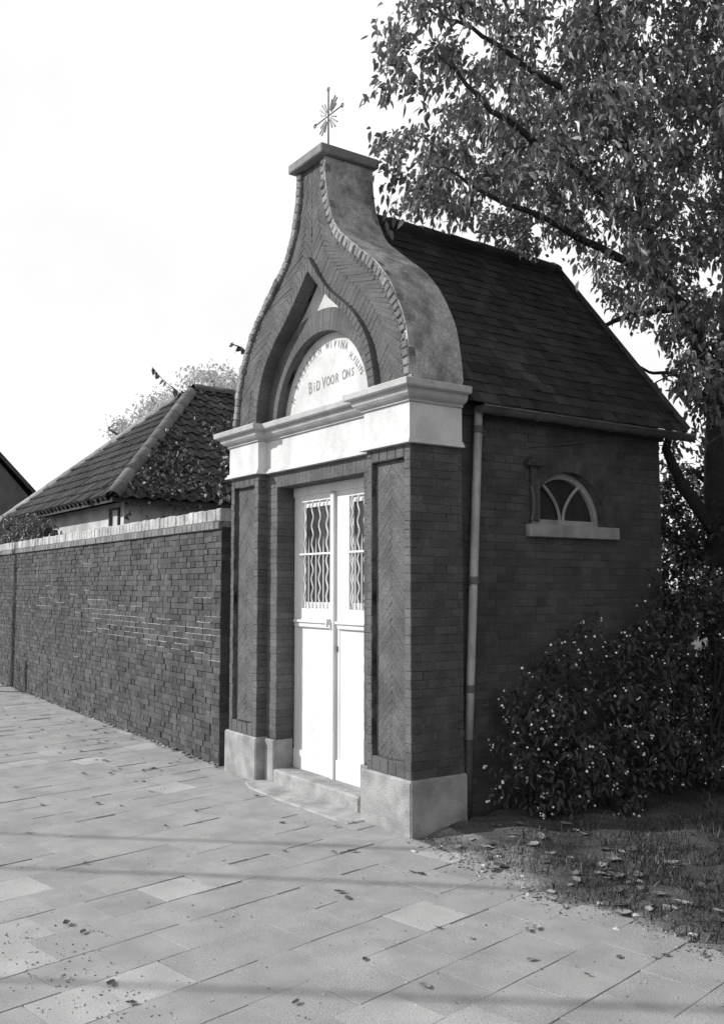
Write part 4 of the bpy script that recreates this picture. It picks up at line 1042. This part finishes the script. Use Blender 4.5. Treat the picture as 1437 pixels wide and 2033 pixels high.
lv = [(80, 1428), (143, 1432), (190, 1451), (195, 1470), (75, 1446), (85, 1449), (92, 1484), (118, 1494), (122, 1497), (128, 1486), (170, 1537), (165, 1535), (200, 1495), (262, 1467), (32, 1563), (85, 1598), (195, 1595), (240, 1600), (300, 1572), (285, 1530), (295, 1528), (305, 1526), (270, 1552), (285, 1551),
      (58, 1653), (170, 1713), (440, 1707), (565, 1690), (690, 1782), (672, 1770), (868, 1841), (935, 1862), (835, 1735), (820, 1732), (1050, 1848), (1062, 1842), (1228, 1900), (1055, 1905), (845, 1957), (590, 1992), (220, 1952), (262, 1992), (133, 1833), (165, 1850), (700, 1690), (560, 1634), (665, 1640), (725, 1905),
      (15, 1420), (30, 1425), (8, 1413), (40, 1445), (10, 1482), (60, 1465), (235, 1440), (210, 1455), (225, 1530), (175, 1480), (330, 1640), (390, 1610), (1300, 1902), (1395, 1895), (945, 1590), (510, 1580), (530, 1570), (560, 1555), (600, 1585), (1318, 1896), (660, 1690), (1165, 1935), (640, 1475)]
pl_ = []
for i, (x, y) in enumerate(lv):
    p = hit(x, y, 'z', 0.005)
    if p[1] > -.1 and p[0] < 0: p[1] = -.12 if p[0] > -2.8 else min(p[1], -.03)
    pl_.append(fallen(p[0]+random.uniform(-.01, .01), p[1],   .006, random.uniform(.03, .065), tone=4 if i in (24, 26, 34, 35, 18) else None))
for k in range(110):
    u_ = random.uniform(0, 1)**1.3; p = wp(random.uniform(0, 8.5), 0, random.uniform(.04, .1) if random.random() < .5 else random.uniform(.1, 2.2)*u_+.05); 
    x, y, z = proj(p)
    if -20 < x < 1437: pl_.append(fallen(p[0], p[1], .006, random.uniform(.025, .055)))
TN = ['blackish', 'dark', 'dull', 'light', 'pale']
for o in pl_:
    x, y = o.location.x, o.location.y
    pl0 = 'at the foot of the garden wall' if (x < -2.7 and y > -.16) else 'near the cement apron of the door' if (-2.3 < x < -.3 and y > -.6) else 'on the tiles along the garden wall' if x < -2.7 else 'on the tiles by the ragged verge' if (x > .3 and y > -.7) else 'on the open paving tiles'
    o['label'] = TN[o.data['k'] % 5]+' curled dry leaf lying '+pl0; o['group'] = 'fallen leaves on the pavement'
vl = []
for k in range(130):
    if k < 70: x, y = random.uniform(.15, 3.0), random.uniform(-.12, .9)
    else: x, y = random.uniform(.3, 3.4), random.uniform(-.2, .35)
    z = vh(x, y)
    if z < .004: continue
    o = fallen(x, y, z+.010, random.uniform(.04, .1), tone=random.choice((1, 2, 2, 3, 3, 4))); o['label'] = TN[o.data['k'] % 5]+' curled dry leaf lying in the '+('bare earth edge' if y < .05 else 'grass')+' of the verge'; o['group'] = 'fallen leaves on the verge'
# stray bits of broken stone
def stone(x, y, z, r, label, tone=1.2):
    mb = MB(); pts = []
    ph = [(0, 0, 1)]+[(math.cos(a), math.sin(a), .35) for a in np.linspace(0, 2*math.pi, 7)[:-1]]+[(math.cos(a+.5), math.sin(a+.5), -.2) for a in np.linspace(0, 2*math.pi, 7)[:-1]]
    pts = [np.array([x, y, z+r*.15])+r*np.array(v)*np.array([1.3, .9, .55])*random.uniform(.75, 1.2) for v in ph]
    mb.add(pts, [(0, 1+i, 1+(i+1) % 6) for i in range(6)]+[(1+i, 7+i, 1+(i+1) % 6) for i in range(6)]+[(1+(i+1) % 6, 7+i, 7+(i+1) % 6) for i in range(6)]+[tuple(range(7, 13))[::-1]], tone)
    mb.obj('stone', 'rubble', label=label, category='stone', group='pebbles at the edge of the verge')
for k in range(26):
    x = random.uniform(.1, 2.6); y = random.uniform(-.22, .1); z = max(vh(x, y), 0.0); stone(x, y, z, random.uniform(.008, .022), 'small broken stone at the ragged edge of the verge', jt(.5, 1.4))

# ================================================================== POLES AND WIRES (outside the frame; their shadows cross the paving and wall)
def pole(x, y, h, label, arm=None, r=.11):
    t = empty('utility_pole', (x, y, 0), label, 'pole'); mb = MB(); mb.tube([(x, y, -.3), (x, y, h)], [r, r*.7], 12); mb.obj('shaft', 'pole', t, smooth=True)
    if arm is not None:
        a, b = arm; mb = MB(); mb.tube([a, b], .05, 6); mb.obj('cross_arm', 'pole', t)
    return t
ZWR = 5.6; kk = ZWR/(-SUN[2]); offs = np.array([SUN[0]*kk, SUN[1]*kk])
sh = [((-1.58, -2.14), (.03, -.36)), ((-.83, -2.32), (.86, -.46)), ((.95, -2.47), (2.60, -.51))]
ends = []
for (p, q) in sh:
    p, q = np.array(p)-offs, np.array(q)-offs; d = (q-p)/np.linalg.norm(q-p); a = p-d*9.5; b = q+d*13.5; ends.append((a, b))
    mb = MB(); mb.tube([(*(a+(b-a)*t), ZWR-.35*math.sin(t*math.pi)+.33) for t in np.linspace(0, 1, 24)], .022, 6); mb.obj('overhead_wire', 'iron', label='overhead wire strung between two utility poles across the street', category='wire', group='overhead wires')
a0, a2 = ends[0][0], ends[2][0]; b0_, b2 = ends[0][1], ends[2][1]
pole(*((a0+a2)/2), ZWR+.6, 'wooden pole across the street carrying three wires', (np.array([*a0, ZWR+.31]), np.array([*a2, ZWR+.31])))
pole(*((b0_+b2)/2), ZWR+.6, 'wooden pole beyond the verge carrying the far ends of three wires', (np.array([*b0_, ZWR+.31]), np.array([*b2, ZWR+.31])))
pole(-10.75-.77*3.0, .17-3.0, 7.5, 'bare wooden pole at the kerb whose shadow falls on the garden wall', None, .10)
bo = MB(); bxy = (-9.87-.77*.5, .15-.5); bo.tube([(*bxy, -.1), (*bxy, .8), (*bxy, .86)], [.075, .07, .03], 10)
bo.obj('bollard', 'plinth', smooth=False, label='short concrete bollard close to the garden wall', category='bollard')
